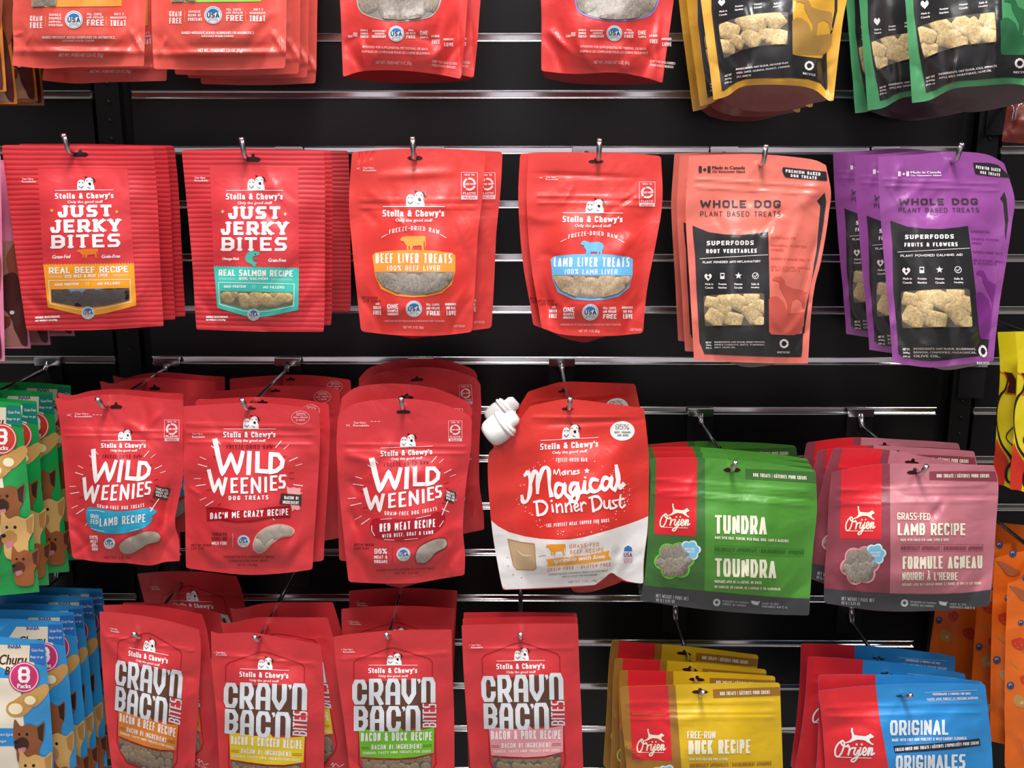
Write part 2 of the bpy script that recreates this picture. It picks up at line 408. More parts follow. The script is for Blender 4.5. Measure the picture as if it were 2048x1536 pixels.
PROF = {
 'stand': [(0, 0), (.1, .01), (.18, .06), (.3, .36), (.5, .74), (.72, 1), (.88, .86), (.96, .5), (1, .35)],
 'flat': [(0, 0), (.12, .03), (.25, .5), (.5, 1), (.8, .8), (.95, .15), (1, 0)],
 'box': [(0, .2), (.3, .8), (.6, 1), (.86, .95), (.93, .6), (1, .3)],
}
class Pouch:
    def __init__(s, name, label, group, top, bottom, left, right, d=.235, puff=.02, prof='stand', mat=None, seed=1,
                 crease=14, amp=.0011, und=.0012, tilt=(0, 0), r=8, zips=(), cat='pouch', step=4.6, thick=.15, ridges=()):
        s.name, s.label, s.group, s.d, s.puff, s.mat, s.cat = name, label, group, d, puff, mat, cat
        s.TL, s.TR = np.array(top[0], float), np.array(top[-1], float); s.BL, s.BR = np.array(bottom[0], float), np.array(bottom[-1], float)
        s.prof = PROF[prof]; s.tilt = tilt; s.und = und * 1.35; s.thick = thick
        T = side(top); R = side([top[-1]] + list(right) + [bottom[-1]]); Bt = side(list(bottom)[::-1]); L = side([bottom[0]] + list(left)[::-1] + [top[0]])
        pts = T + R + Bt + L; rad = [0] * len(pts)
        rr = r if hasattr(r, '__len__') else (r,) * 4
        for k, q in zip((0, len(T), len(T) + len(R), len(T) + len(R) + len(Bt)), rr): rad[k] = q
        s.outline = round_corners(pts, rad); s.step = step
        s.W = np.linalg.norm(s.TR - s.TL); s.H = np.linalg.norm(s.BL - s.TL)
        rng = random.Random(seed); s.cr = []; s.rng = rng
        for _ in range(crease):
            u = rng.uniform(.06, .94); v = rng.choice([rng.uniform(.14, .4), rng.uniform(.2, .95), rng.uniform(.75, .97)])
            ang = rng.uniform(-1.1, 1.1) + (math.pi / 2 if rng.random() < .45 else 0)
            s.cr.append((u, v, ang, rng.uniform(18, 60), rng.uniform(7, 14), rng.uniform(-1, 1) * amp * 1.5))
        # corner folds above the bottom gusset
        for cu, a0 in ((.12, 1.0), (.88, -1.0)):
            s.cr.append((cu, .9, a0, 46, 9, -amp * 1.3)); s.cr.append((cu + (.05 if cu < .5 else -.05), .84, a0 * .8, 40, 8, amp))
        s.zips = zips; s.ridges = list(ridges)
        s.ph = [rng.uniform(0, 6.28) for _ in range(8)]
        s.clip = {k: 2.0 for k in ('front_panel', 'side_panel', 'red_panel', 'foot_panel', 'white_base', 'label_panel')}
        s.clip['side_panel'] = s.clip['foot_panel'] = s.clip['red_panel'] = .4; s.clip['white_base'] = .4
        s.parts = {}; s.pieces = []; s.T = lambda p: np.asarray(p, float); s.extra = []
    def uv(s, P):
        P = np.asarray(P, float); u = np.full(P.shape[:-1], .5); v = np.full(P.shape[:-1], .5)
        a = s.TL; b = s.TR - s.TL; c = s.BL - s.TL; e = s.TL - s.TR - s.BL + s.BR
        for _ in range(6):
            r = a + u[..., None] * b + v[..., None] * c + (u * v)[..., None] * e - P
            ju = b + v[..., None] * e; jv = c + u[..., None] * e
            det = ju[..., 0] * jv[..., 1] - ju[..., 1] * jv[..., 0]
            u = u - (r[..., 0] * jv[..., 1] - r[..., 1] * jv[..., 0]) / det
            v = v - (ju[..., 0] * r[..., 1] - ju[..., 1] * r[..., 0]) / det
        return u, v
    def relief(s, P):
        u, v = s.uv(P); uc = np.clip(u, 0, 1); vc = np.clip(v, 0, 1)
        e = sm((np.minimum(uc, 1 - uc) - .025) / .34)
        pv = np.interp(vc, [p[0] for p in s.prof], [p[1] for p in s.prof])
        # soften the profile
        pv = (pv + np.interp(np.clip(vc - .03, 0, 1), [p[0] for p in s.prof], [p[1] for p in s.prof]) + np.interp(np.clip(vc + .03, 0, 1), [p[0] for p in s.prof], [p[1] for p in s.prof])) / 3
        z = s.puff * e * pv
        X = u * s.W; Y = v * s.H; ph = s.ph
        z = z + s.und * (np.sin(X / 31 + ph[0] + .8 * np.sin(Y / 47 + ph[1])) * np.sin(Y / 39 + ph[2]) + .7 * np.sin(X / 17 + Y / 23 + ph[3]) * np.sin(Y / 29 - X / 41 + ph[4])) * (.25 + .75 * sm(vc / .3))
        z = z + s.und * 1.3 * np.sin(X / 60 + ph[5]) * (1 - sm(vc / .25))
        for (cu, cv, an, L, w, am) in s.cr:
            dx = X - cu * s.W; dy = Y - cv * s.H; ca, sa = math.cos(an), math.sin(an)
            al = dx * ca + dy * sa; ac = -dx * sa + dy * ca
            ac = ac + 0.004 * al * al * (1 if am > 0 else -1)
            z = z + am * np.exp(-(ac / w) ** 2) * np.exp(-(al / L) ** 4)
        for zv in s.zips:
            z = z + .001 * np.exp(-((v - zv) * s.H / 4.0) ** 2) * sm((np.minimum(uc, 1 - uc) - .01) / .06)
        for (p0, p1, w, am) in s.ridges:      # explicit folds in pixels
            p0 = np.array(p0, float); p1 = np.array(p1, float); L = np.linalg.norm(p1 - p0); dr = (p1 - p0) / L
            q = np.asarray(P, float) - (p0 + p1) / 2; al = q @ dr; ac = q[..., 0] * -dr[1] + q[..., 1] * dr[0]
            z = z + am * np.exp(-(ac / w) ** 2) * np.exp(-(al / (L / 2)) ** 4)
        z = z + s.tilt[0] * (u - .5) + s.tilt[1] * (v - .5)
        return z
    def P3(s, P, off=0.0):
        P = np.asarray(P, float); return unproj(P[..., 0], P[..., 1], s.d + s.relief(P) + off)
    def N3(s, P):
        e = 1.2; a = s.P3(P + np.array([e, 0])) - s.P3(P - np.array([e, 0])); b = s.P3(P + np.array([0, e])) - s.P3(P - np.array([0, e]))
        n = np.cross(b, a); n /= np.linalg.norm(n, axis=-1, keepdims=True); n[n[:, 1] > 0] *= -1
        return n
    # --- drawing: everything passes through s.T (art coordinates -> pixels)
    def add(s, part, v, f, col, layer, mat=None, bulge=None):
        s.parts.setdefault(part, []).append((np.asarray(v, float), f, mat or ink(col), layer, bulge))
    def poly(s, part, pts, col, layer=1, smooth=False, mat=None, bulge=0.0, rnd=0, step=5.6):
        if rnd: pts = round_corners(pts, [rnd] * len(pts))
        if smooth:
            k = catmull(list(pts) + [pts[0]], 4); pts = k[:-1]
        q = s.T(np.array(pts, float)); m = s.clip.get(part)
        if m is not None:
            v, f = cdt_clip(q, inset(s.outline, m), step)
            if len(f): s.add(part, v, f, col, layer, mat)
            return
        v, f, bm = cdt(q, step)
        s.add(part, v, f, col, layer, mat, (~bm) * bulge if bulge else None)
    def quads(s, part, qs, col, layer=2, tf=None):
        if not qs: return
        v = np.array(qs, float).reshape(-1, 2); v = s.T(tf(v) if tf else v)
        v, f = union(v)
        if len(f): s.add(part, v, f, col, layer)
    def line(s, part, pts, w, col, layer=2, closed=False, cap='sq', smooth=False):
        if smooth:
            pts = catmull(list(pts) + ([pts[0]] if closed else []), 4)
            if closed: pts = pts[:-1]
            if hasattr(w, '__len__'): w = [x[0] for x in catmull([(q, 0) for q in w], 4)]
        s.quads(part, ribbon(pts, w, closed, cap), col, layer)
    def lines(s, part, segs, w, col, layer=2):
        q = []
        for a in segs: q += ribbon([a[:2], a[2:]], w)
        s.quads(part, q, col, layer)
    def word(s, part, t_, x0, y0, x1, y1, t, col, layer=2, sl=0.0, arc=0.0, slab=0, gap=None, vert=False, ital=0.0):
        qs = letters(t_, x0, y0, x1, y1, t, slab, gap)
        xm = (x0 + x1) / 2; hw = max((x1 - x0) / 2, 1)
        def tf(v):
            v = v.copy(); x = v[:, 0].copy(); v[:, 1] += sl * (x - x0) + arc * (((x - xm) / hw) ** 2 - 1) * 1.0
            v[:, 0] += ital * (y1 - v[:, 1]); return v
        s.quads(part, qs, col, layer, tf)
    def vword(s, part, t_, x0, y0, x1, y1, t, col, layer=2):
        """word reading bottom to top inside the box"""
        qs = letters(t_, 0, 0, y1 - y0, x1 - x0, t)
        s.quads(part, qs, col, layer, lambda v: np.stack([x0 + v[:, 1], y1 - v[:, 0]], -1))
    def text(s, part, t_, x0, y0, x1, y1, col, layer=2, sl=0.0, ital=0.0, bold=0.0):
        v, f = font_tris(t_)
        for ik, k in enumerate((0,) if not bold else (-bold, 0, bold)):
            x = x0 + v[:, 0] * (x1 - x0) + ital * v[:, 1] * (y1 - y0) + k
            y = y1 - v[:, 1] * (y1 - y0) + sl * (v[:, 0] * (x1 - x0))
            s.add(part, s.T(np.stack([x, y], -1)), f, col, layer + .07 * ik)
    def disc(s, part, cx, cy, rx, ry, col, layer=2, n=26, mat=None, bulge=0.0):
        s.poly(part, [(cx + rx * math.cos(2 * math.pi * k / n), cy + ry * math.sin(2 * math.pi * k / n)) for k in range(n)], col, layer, mat=mat, bulge=bulge)
    def ring(s, part, cx, cy, rx, ry, w, col, layer=2, n=26):
        s.line(part, [(cx + rx * math.cos(2 * math.pi * k / n), cy + ry * math.sin(2 * math.pi * k / n)) for k in range(n)], w, col, layer, closed=True)
    def window(s, pts, pieces, back='#4a4038', layer=2, smooth=False, rnd=0, border=None, bw=6, glass=True):
        """pts in art coordinates; pieces = list of (kind, x, y, size_px_art, rot)"""
        s.poly('window', pts, back, layer, smooth=smooth, rnd=rnd)
        if border: s.line('window', pts, bw, border, layer + 2, closed=True, smooth=smooth)
        if glass: s.poly('window', pts, '', layer + .5, smooth=smooth, mat=film(), bulge=.0023, step=10, rnd=rnd)
        q = np.array(pts, float)
        if rnd: q = np.array(round_corners(pts, [rnd] * len(pts)))
        if smooth: q = np.array(catmull(list(pts) + [pts[0]], 4)[:-1])
        s.pieces.append((s.T(q), pieces, s.T, layer))
    def finish(s):
        v, f, bm = cdt(np.array(s.outline), s.step)
        mid = (s.TL + s.TR) / 2; s.pivot = U(mid[0], mid[1], s.d); pv = np.array(s.pivot)
        uvp = np.stack(s.uv(v), -1); front = s.P3(v) - pv
        n = s.N3(v)
        # back sheet
        u_, v_ = uvp[:, 0].clip(0, 1), uvp[:, 1].clip(0, 1)
        pr = np.interp(v_, [p[0] for p in s.prof], [p[1] for p in s.prof]) * sm((np.minimum(u_, 1 - u_) - .02) / .3)
        backd = s.relief(v) * 0 + s.tilt[0] * (uvp[:, 0] - .5) + s.tilt[1] * (uvp[:, 1] - .5) - .0008 - s.thick * s.puff * pr
        backd = np.minimum(backd, s.relief(v) - .0007)
        back = s.P3(v) * 0 + unproj(v[:, 0], v[:, 1], s.d + backd) - pv
        # orient front faces towards the viewer
        ff = []
        for t in f:
            a, b, c = front[t[0]], front[t[1]], front[t[2]]
            ff.append(t if np.cross(b - a, c - a)[1] < 0 else t[::-1])
        ec = {}
        for t in ff:
            for i in range(3):
                e = (t[i], t[(i + 1) % 3]); k = (min(e), max(e)); ec.setdefault(k, []).append(e)
        N = len(v); rim = []
        for k, l in ec.items():
            if len(l) == 1: a, b = l[0]; rim.append((b, a, a + N, b + N))
        faces = ff + [tuple(i + N for i in t[::-1]) for t in ff] + rim
        root = new_obj(s.name, np.concatenate([front, back]), faces, s.mat, uv=np.concatenate([uvp, uvp]),
                       normals=np.concatenate([n, -n]))
        root.location = s.pivot; s.root = root
        tag(root, s.label, s.cat, s.group)
        win = None
        for name, L in s.parts.items():
            V = []; Fc = []; FM = []; NN = []; mats = []; o = 0
            for (pv_, pf, m, lay, bul) in L:
                off = LAY * (lay + 1) + (bul if bul is not None else 0)
                w = s.P3(pv_, off) - pv; V.append(w); NN.append(s.N3(pv_))
                if m not in mats: mats.append(m)
                for t in pf:
                    a, b, c = w[t[0]], w[t[1]], w[t[2]]
                    if np.cross(b - a, c - a)[1] > 0: t = t[::-1]
                    Fc.append(tuple(i + o for i in t)); FM.append(mats.index(m))
                o += len(pv_)
            ob = new_obj(name, np.concatenate(V), Fc, mats, root, fmat=FM, normals=np.concatenate(NN))
            if name == 'window': win = ob
        for (wp, lst, T, lay) in s.pieces:
            wi = inset(wp, 1.0)
            for idx, (k, x, y, z, r_) in enumerate(lst):
                o2, hf, nm, mt, hh = PIECE[k[0]]; rg = random.Random(idx * 7 + int(k[1]) + int(x))
                out = np.array(o2(rg)); ca, sa = math.cos(r_), math.sin(r_)
                z = z * (1.12 if k[0] in 'kb' else 1.3)
                loc = np.stack([x + (out[:, 0] * ca - out[:, 1] * sa) * z / 2, y + (out[:, 0] * sa + out[:, 1] * ca) * z / 2], -1)
                pp = T(loc); cp = T(np.array([[x, y]], float))[0]; R = max(np.linalg.norm(pp - cp, axis=1).mean(), 1)
                stp = max(2.2, R / 5)
                v, f = cdt_clip(pp, wi, stp)
                if len(f) < 3: continue
                # distance to the piece's own outline, scaled
                ed = np.full(len(v), 1e9)
                for i in range(len(pp)):
                    p0 = pp[i]; p1 = pp[(i + 1) % len(pp)]; dd = p1 - p0; t = np.clip(((v - p0) @ dd) / max(dd @ dd, 1e-9), 0, 1)
                    ed = np.minimum(ed, np.linalg.norm(v - (p0 + t[:, None] * dd), axis=1))
                h = hf(np.clip(ed / (R * hh), 0, 1), (v - cp) / R, rg) * .0021 * min(1, R / 14)
                def surf(q, hq): return s.P3(q, LAY * (lay + .6) + .00006 * (idx % 8) + hq) - pv
                w = surf(v, h); ff2 = [t if np.cross(w[t[1]] - w[t[0]], w[t[2]] - w[t[0]])[1] < 0 else t[::-1] for t in f]
                ctr = w.mean(0); o = new_obj(nm, w - ctr, ff2, mt, win or root, smooth=True); o.location = ctr
        for fn in s.extra: fn(s, root)
        return s
    def copy(s, label, tl, tr, d, yaw=0.0, pitch=0.0, name=None):
        tl = np.array(tl, float); tr = np.array(tr, float)
        P0 = U(*s.TR, s.d) - U(*s.TL, s.d); P1 = U(*tr, d) - U(*tl, d)
        ph = -(math.atan2(P1.z, P1.x) - math.atan2(P0.z, P0.x))
        m = (tl + tr) / 2; r = copy_tree(s.root)
        r.location = U(m[0], m[1], d); r.scale = (1, .5, 1); r.rotation_euler = (pitch, ph, yaw)
        r['label'] = label
        return r
    def back(s, label, k, d=None, dx=0, dy=0, roll=0.0, yaw=0.0):
        """a further pouch on the same hook, k metres nearer the wall, nudged by dx, dy (m)"""
        r = copy_tree(s.root); r.scale = (1, .5, 1); r.location = s.pivot + Vector((dx, k, dy)); r.rotation_euler = (0, roll, yaw); r['label'] = label
        return r
def copy_tree(o, parent=None):
    c = o.copy(); C.objects.link(c)
    if parent: c.parent = parent
    for ch in o.children: copy_tree(ch, c)
    return c

# treat pieces: outline, height profile, name, material, rounding width
def _round(rg): n = 12; return [((1 + rg.uniform(-.07, .07)) * math.cos(6.2832 * k / n), (1 + rg.uniform(-.07, .07)) * math.sin(6.2832 * k / n)) for k in range(n)]
def _rock(rg):
    n = 9; r = [rg.uniform(.72, 1.15) for _ in range(n)]
    return [tuple(p) for p in catmull([(1.15 * r[k % n] * math.cos(6.2832 * k / n), .88 * r[k % n] * math.sin(6.2832 * k / n)) for k in range(n + 1)], 2)[:-1]]
def _square(rg): return round_corners([(-1, -.8), (1, -.84), (.96, .82), (-1.02, .8)], [.25] * 4)
def _dome(e, q, rg): return np.sqrt(np.clip(1 - (1 - e) ** 2, 0, 1))
def _lump(e, q, rg):
    p = rg.uniform(0, 6); return np.sqrt(np.clip(1 - (1 - e) ** 2, 0, 1)) * (.8 + .16 * np.sin(q[:, 0] * 3.1 + p) * np.cos(q[:, 1] * 3.7 + p) + .07 * np.sin(q[:, 0] * 7 + q[:, 1] * 5 + p))
def _bisc(e, q, rg):
    p = rg.uniform(0, 6); return np.sqrt(np.clip(1 - (1 - e) ** 2, 0, 1)) * (.9 + .1 * np.sin(q[:, 0] * 8 + 1.5 * np.sin(q[:, 1] * 3 + p)))
PIECE = {'k': (_round, _dome, 'kibble', crumb('#97805c', '#735b3e'), .8), 'c': (_rock, _lump, 'treat_chunk', crumb('#c9ae8c', '#a58a68'), .6),
 'b': (_square, _bisc, 'biscuit', crumb('#e8d09a', '#c8a76c'), .28), 'j': (_rock, _lump, 'treat_chunk', crumb('#43302c', '#241817'), .6),
 's': (_rock, _lump, 'treat_chunk', crumb('#cdb27a', '#a08a58'), .5), 'p': (_rock, _lump, 'treat_chunk', crumb('#9f9386', '#7a7065'), .6),
 'g': (_rock, _lump, 'treat_chunk', crumb('#968c7a', '#726a5b'), .7), 'w': (_rock, _dome, 'treat_chunk', bsdf('pale_meat', '#a89d8f', .6), .7)}

# ------------------------------------------------------------------ artwork shared by several pouches
RED = '#cf363c'; WHITE = '#f4ecec'; DKRED = '#8e1420'; BLK = '#1c1719'; CREAM = '#efe9d2'
LIN = 'small_print'
def brand(b, cx, y0, W, sl=0.0, col=WHITE, line=True, tagc=None):
    """two dogs over a rule, the name and the line under it; y0 = top of the name"""
    k = W; T0 = b.T
    b.T = then(lambda p: np.stack([p[..., 0], p[..., 1] + sl * (p[..., 0] - cx)], -1), T0)
    h = .105 * k
    if line: b.line('brand_logo', [(cx - .49 * k, y0 - .055 * k), (cx + .5 * k, y0 - .055 * k)], max(2.2, .009 * k), col)
    b.word('brand_logo', 'Stella & Chewy\'s', cx - .5 * k, y0, cx + .5 * k, y0 + h, .023 * k, col, slab=.004 * k, gap=.012 * k)
    b.text('brand_logo', 'Only the good stuff', cx - .29 * k, y0 + h + .035 * k, cx + .31 * k, y0 + h + .1 * k, tagc or col, bold=.5)
    g = y0 - .06 * k; cx2 = cx + .03 * k
    def D(pts): return [(cx2 + x * k * .3, g - y * k * .24) for x, y in pts]
    b.poly('brand_logo', D([(-.5, 0), (-.5, .35), (-.46, .62), (-.38, .78), (-.25, .82), (-.12, .76), (-.04, .5), (.02, 0)]), WHITE, 2)
    b.poly('brand_logo', D([(-.02, 0), (-.06, .5), (-.02, .82), (.1, .97), (.3, .97), (.42, .82), (.41, .5), (.48, .3), (.5, 0)]), WHITE, 3)
    for q in ([(.33, 1.0), (.47, .93), (.58, .66), (.5, .62), (.42, .84)], [(.0, .93), (-.06, 1.08), (.07, 1.06), (.13, .97)], [(.13, .52), (.2, .36), (.3, .38), (.3, .55), (.21, .6)]):
        b.poly('brand_logo', D(q), BLK, 4)
    b.lines('brand_logo', [D([(-.4, .3), (-.27, .15)])[0] + D([(-.27, .15), (0, 0)])[0], D([(-.27, .15)])[0] + D([(-.14, .3)])[0], D([(-.4, .58)])[0] + D([(-.32, .62)])[0],
                           D([(-.22, .6)])[0] + D([(-.14, .56)])[0], D([(.04, .78)])[0] + D([(.1, .7)])[0], D([(.3, .78)])[0] + D([(.38, .72)])[0], D([(.1, .2)])[0] + D([(.24, .12)])[0]], .011 * k, BLK, 4)
    b.T = T0
def badge(b, cx, cy, r):
    b.disc('origin_badge', cx, cy, r, r, '#e9eef0', 2); b.ring('origin_badge', cx, cy, r * .88, r * .88, r * .05, '#5b7fa8', 3)
    b.poly('origin_badge', [(cx + r * .72 * math.cos(a), cy - r * .72 * math.sin(a)) for a in np.linspace(.45, math.pi - .45, 9)], '#2e6fb5', 3)
    b.word('origin_badge', 'USA', cx - r * .72, cy - r * .28, cx + r * .72, cy + r * .28, r * .14, '#33536f', 4)
    b.lines('origin_badge', [(cx - r * .45 + i * r * .18, cy + r * .4, cx - r * .45 + i * r * .18, cy + r * .66) for i in range(6)], r * .07, '#8a4a52', 3)
def clip_text(b, x0, y0, x1, y1, col='#f2c9cc', a='Tear Here', c='Resealable', sl=0):
    m = (y0 + y1) / 2; w = x1 - x0
    b.text(LIN, a, x0, y0, x0 + w * .8, m - 2, col, bold=.6, sl=sl); b.text(LIN, c, x0, m + 2, x1, y1, col, bold=.6, sl=sl)
def scissors(b, x, y, s=14, col='#f2c9cc'):
    b.lines(LIN, [(x - s, y - s * .35, x + s * .6, y + s * .5), (x - s, y + s * .35, x + s * .6, y - s * .5)], 2.5, col)
def recycle_box(b, x0, y0, x1, y1, col='#f3c6ca'):
    w = x1 - x0; h = y1 - y0; P = 'recycling_mark'
    b.line(P, [(x0, y0), (x1, y0), (x1, y1 - h * .14), (x0, y1 - h * .14)], w * .03, col, 1, closed=True)
    b.poly(P, [(x0, y1 - h * .14), (x1, y1 - h * .14), (x1, y1), (x0, y1)], col, 1)
    b.word(P, 'PLASTIC', x0 + w * .1, y1 - h * .27, x1 - w * .1, y1 - h * .18, w * .035, col, 2)
    b.word(P, 'POUCH', x0 + w * .15, y1 - h * .11, x1 - w * .15, y1 - h * .03, w * .03, RED, 3)
    b.word(P, 'HOW TO', x0 + w * .2, y0 + h * .05, x1 - w * .2, y0 + h * .12, w * .03, col, 2)
    cx = (x0 + x1) / 2; cy = y0 + h * .43; r = w * .34
    for a in (.5, 2.6, 4.7):
        b.line(P, [(cx + r * math.cos(a + t), cy + r * math.sin(a + t)) for t in np.linspace(0, 1.5, 6)], w * .13, col, 2)
    b.word(P, 'STORE DROP', x0 + w * .2, cy - h * .04, x1 - w * .2, cy + h * .04, w * .03, col, 3)
def cow(b, x0, y0, x1, y1, col, part='animal_picture', layer=2):
    q = [(0, .22), (.05, .12), (.1, .02), (.14, .08), (.22, .02), (.95, 0), (1, .08), (1, .6), (.97, .95), (.96, 1), (.99, 1), (.96, .35), (.93, .32), (.92, .6), (.94, 1), (.86, 1), (.84, .68), (.8, .62), (.5, .66), (.46, 1), (.38, 1), (.38, .68), (.33, .66), (.33, 1), (.27, 1), (.25, .62), (.18, .5), (.14, .34), (.05, .36)]
    b.poly(part, [(x0 + u * (x1 - x0), y0 + v * (y1 - y0)) for u, v in q], col, layer)
def sheep(b, x0, y0, x1, y1, col):
    q = [(0, .2), (.08, .06), (.16, 0), (.28, .06), (.42, .14), (.6, .1), (.8, .08), (.95, .2), (1, .4), (.97, .6), (.92, .68), (.92, 1), (.86, 1), (.84, .74), (.8, .78), (.8, 1), (.73, 1), (.71, .76), (.45, .76), (.42, 1), (.36, 1), (.35, .78), (.32, 1), (.26, 1), (.26, .68), (.18, .5), (.15, .32), (.05, .3)]
    b.poly('animal_picture', [(x0 + u * (x1 - x0), y0 + v * (y1 - y0)) for u, v in q], col, 2)
def hole(b, x, y, w=30, h=8, col='#2a0508'):  # dark patch painted for the shade in the slot; the sheet stays whole
    """euro slot painted dark, in pixels"""
    T = b.T; b.T = lambda p: np.asarray(p, float)
    b.poly('hang_hole_patch', [(x - w / 2, y), (x - w * .34, y - h * .5), (x - w * .12, y - h * .6), (x - w * .08, y - h * 1.3), (x + w * .08, y - h * 1.3), (x + w * .12, y - h * .6), (x + w * .34, y - h * .5), (x + w / 2, y), (x + w * .34, y + h * .5), (x - w * .34, y + h * .5)], col, 1)
    b.T = T
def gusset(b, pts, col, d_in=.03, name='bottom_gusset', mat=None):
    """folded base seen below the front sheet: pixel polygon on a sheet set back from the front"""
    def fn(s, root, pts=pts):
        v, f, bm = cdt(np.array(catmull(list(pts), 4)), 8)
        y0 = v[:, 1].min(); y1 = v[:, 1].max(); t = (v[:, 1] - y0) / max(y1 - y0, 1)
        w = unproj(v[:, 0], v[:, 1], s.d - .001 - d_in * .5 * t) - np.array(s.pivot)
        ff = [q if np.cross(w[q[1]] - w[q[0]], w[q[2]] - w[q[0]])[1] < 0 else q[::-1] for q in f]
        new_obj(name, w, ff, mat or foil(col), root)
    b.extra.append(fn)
def grid_pieces(keys, x0, x1, y0, y1, step, size, seed, jit=.3, rot=3.1):
    r = random.Random(seed); out = []; row = 0; y = y0
    while y <= y1:
        x = x0 + (step / 2 if row % 2 else 0)
        while x <= x1:
            out.append((r.choice(keys) + str(r.randrange(3)), x + r.uniform(-jit, jit) * step, y + r.uniform(-jit, jit) * step, size * r.uniform(.85, 1.15), r.uniform(0, rot)))
            x += step
        y += step * .85; row += 1
    return out

# ---- jerky pouches (ribbed red)
def art_jerky(b, T, fish):
    b.T = T
    b.poly('front_panel', [(255, 235), (540, 232), (822, 240), (825, 885), (280, 875)], '#d23a41', 0, mat=foil('#d23a41'))
    clip_text(b, 157, 298, 243, 330)
    brand(b, 540, 406, 365)
    for w, bx, t in (('JUST', (372, 488, 705, 570), 25), ('JERKY', (325, 585, 757, 672), 25), ('BITES', (330, 686, 748, 774), 23)):
        b.word('title_lettering', w, *bx, t, WHITE, slab=7, gap=20)
    acc = '#3fc4b6' if fish else '#f4a02a'
    for x, y in ((337, 522), (737, 538)): b.poly('title_lettering', [(x - 12, y), (x, y - 13), (x + 12, y), (x, y + 13)], '#d9b98a' if fish else '#f2a03c', 2)
    b.text('title_lettering', 'Omega-Rich' if fish else 'Grass-Fed', 333, 815, 438, 838, WHITE, bold=1.2, ital=.2)
    b.text('title_lettering', 'Grain-Free', 628, 822, 740, 845, WHITE, bold=1.2, ital=.2)
    if fish:
        b.line('animal_picture', [(560, 790, ), (520, 795), (505, 825), (530, 852)], [22, 42, 46, 20], '#4bb5a4', 2, smooth=True)
        b.poly('animal_picture', [(528, 842), (560, 850), (545, 862), (555, 880), (525, 866)], '#4bb5a4', 2); b.disc('animal_picture', 545, 795, 4, 4, BLK, 3)
        b.poly('animal_picture', [(540, 812), (566, 830), (538, 828)], '#2f8f86', 3)
    else: cow(b, 480, 780, 610, 842, '#e2762a')
    P = 'flavour_band'
    top = [(280 + i * (545 / 60), 872 + i * .2 + (4 if i % 2 else -4)) for i in range(61)]
    b.poly(P, top + [(822, 1152), (640, 1190), (560, 1200), (480, 1190), (303, 1138)], acc, 1)
    b.word(P, 'REAL SALMON RECIPE' if fish else 'REAL BEEF RECIPE', 312, 892, 785, 932, 9, WHITE, slab=1, sl=.015)
    b.word(P, '95% SALMON' if fish else '95% BEEF & BEEF LIVER', *( (440, 943, 625, 960) if fish else (405, 943, 660, 962)), 4, WHITE)
    b.lines(P, [(312, 948, 420 if fish else 390, 950), (312, 955, 420 if fish else 390, 957), (652 if fish else 690, 952, 785, 955), (652 if fish else 690, 959, 785, 962)], 1.6, WHITE)
    b.line(P, [(310, 975), (795, 986), (792, 1126), (640, 1158), (550, 1166), (470, 1158), (317, 1116)], 4.5, '#e9e4c8', 2, closed=True)
    b.word(P, 'HIGH PROTEIN', 345, 994, 485, 1010, 4, WHITE); b.word(P, 'NO FILLERS', 597, 999, 732, 1015, 4, WHITE); b.lines(P, [(530, 992, 530, 1014), (542, 992, 542, 1014)], 2, WHITE)
    wp = [(323, 1030), (785, 1040), (783, 1118), (640, 1145), (550, 1150), (470, 1142), (325, 1107)]
    pc = [(('s' if fish else 'j') + str(i % 3), x, y, z, r_) for i, (x, y, z, r_) in enumerate([(365, 1070, 70, .2), (470, 1085, 76, 1.2), (545, 1075, 85, 2), (620, 1095, 82, .6), (700, 1085, 80, 2.7), (752, 1075, 62, .4), (410, 1050, 45, 1), (665, 1052, 40, 0)])]
    b.window(wp, pc, back='#3a2a22' if not fish else '#6b5a38')
    if not fish: b.poly('window', [(420, 1031), (640, 1037), (560, 1048), (440, 1062)], '#5f8fc4', 3.4)
    badge(b, 535, 1182, 39)
    b.text(LIN, 'NATURAL TREATS FOR DOGS', 232, 1190, 370, 1203, WHITE, bold=1); b.text(LIN, 'NET WEIGHT 6 OZ (170g)', 232, 1210, 355, 1224, WHITE, bold=1)

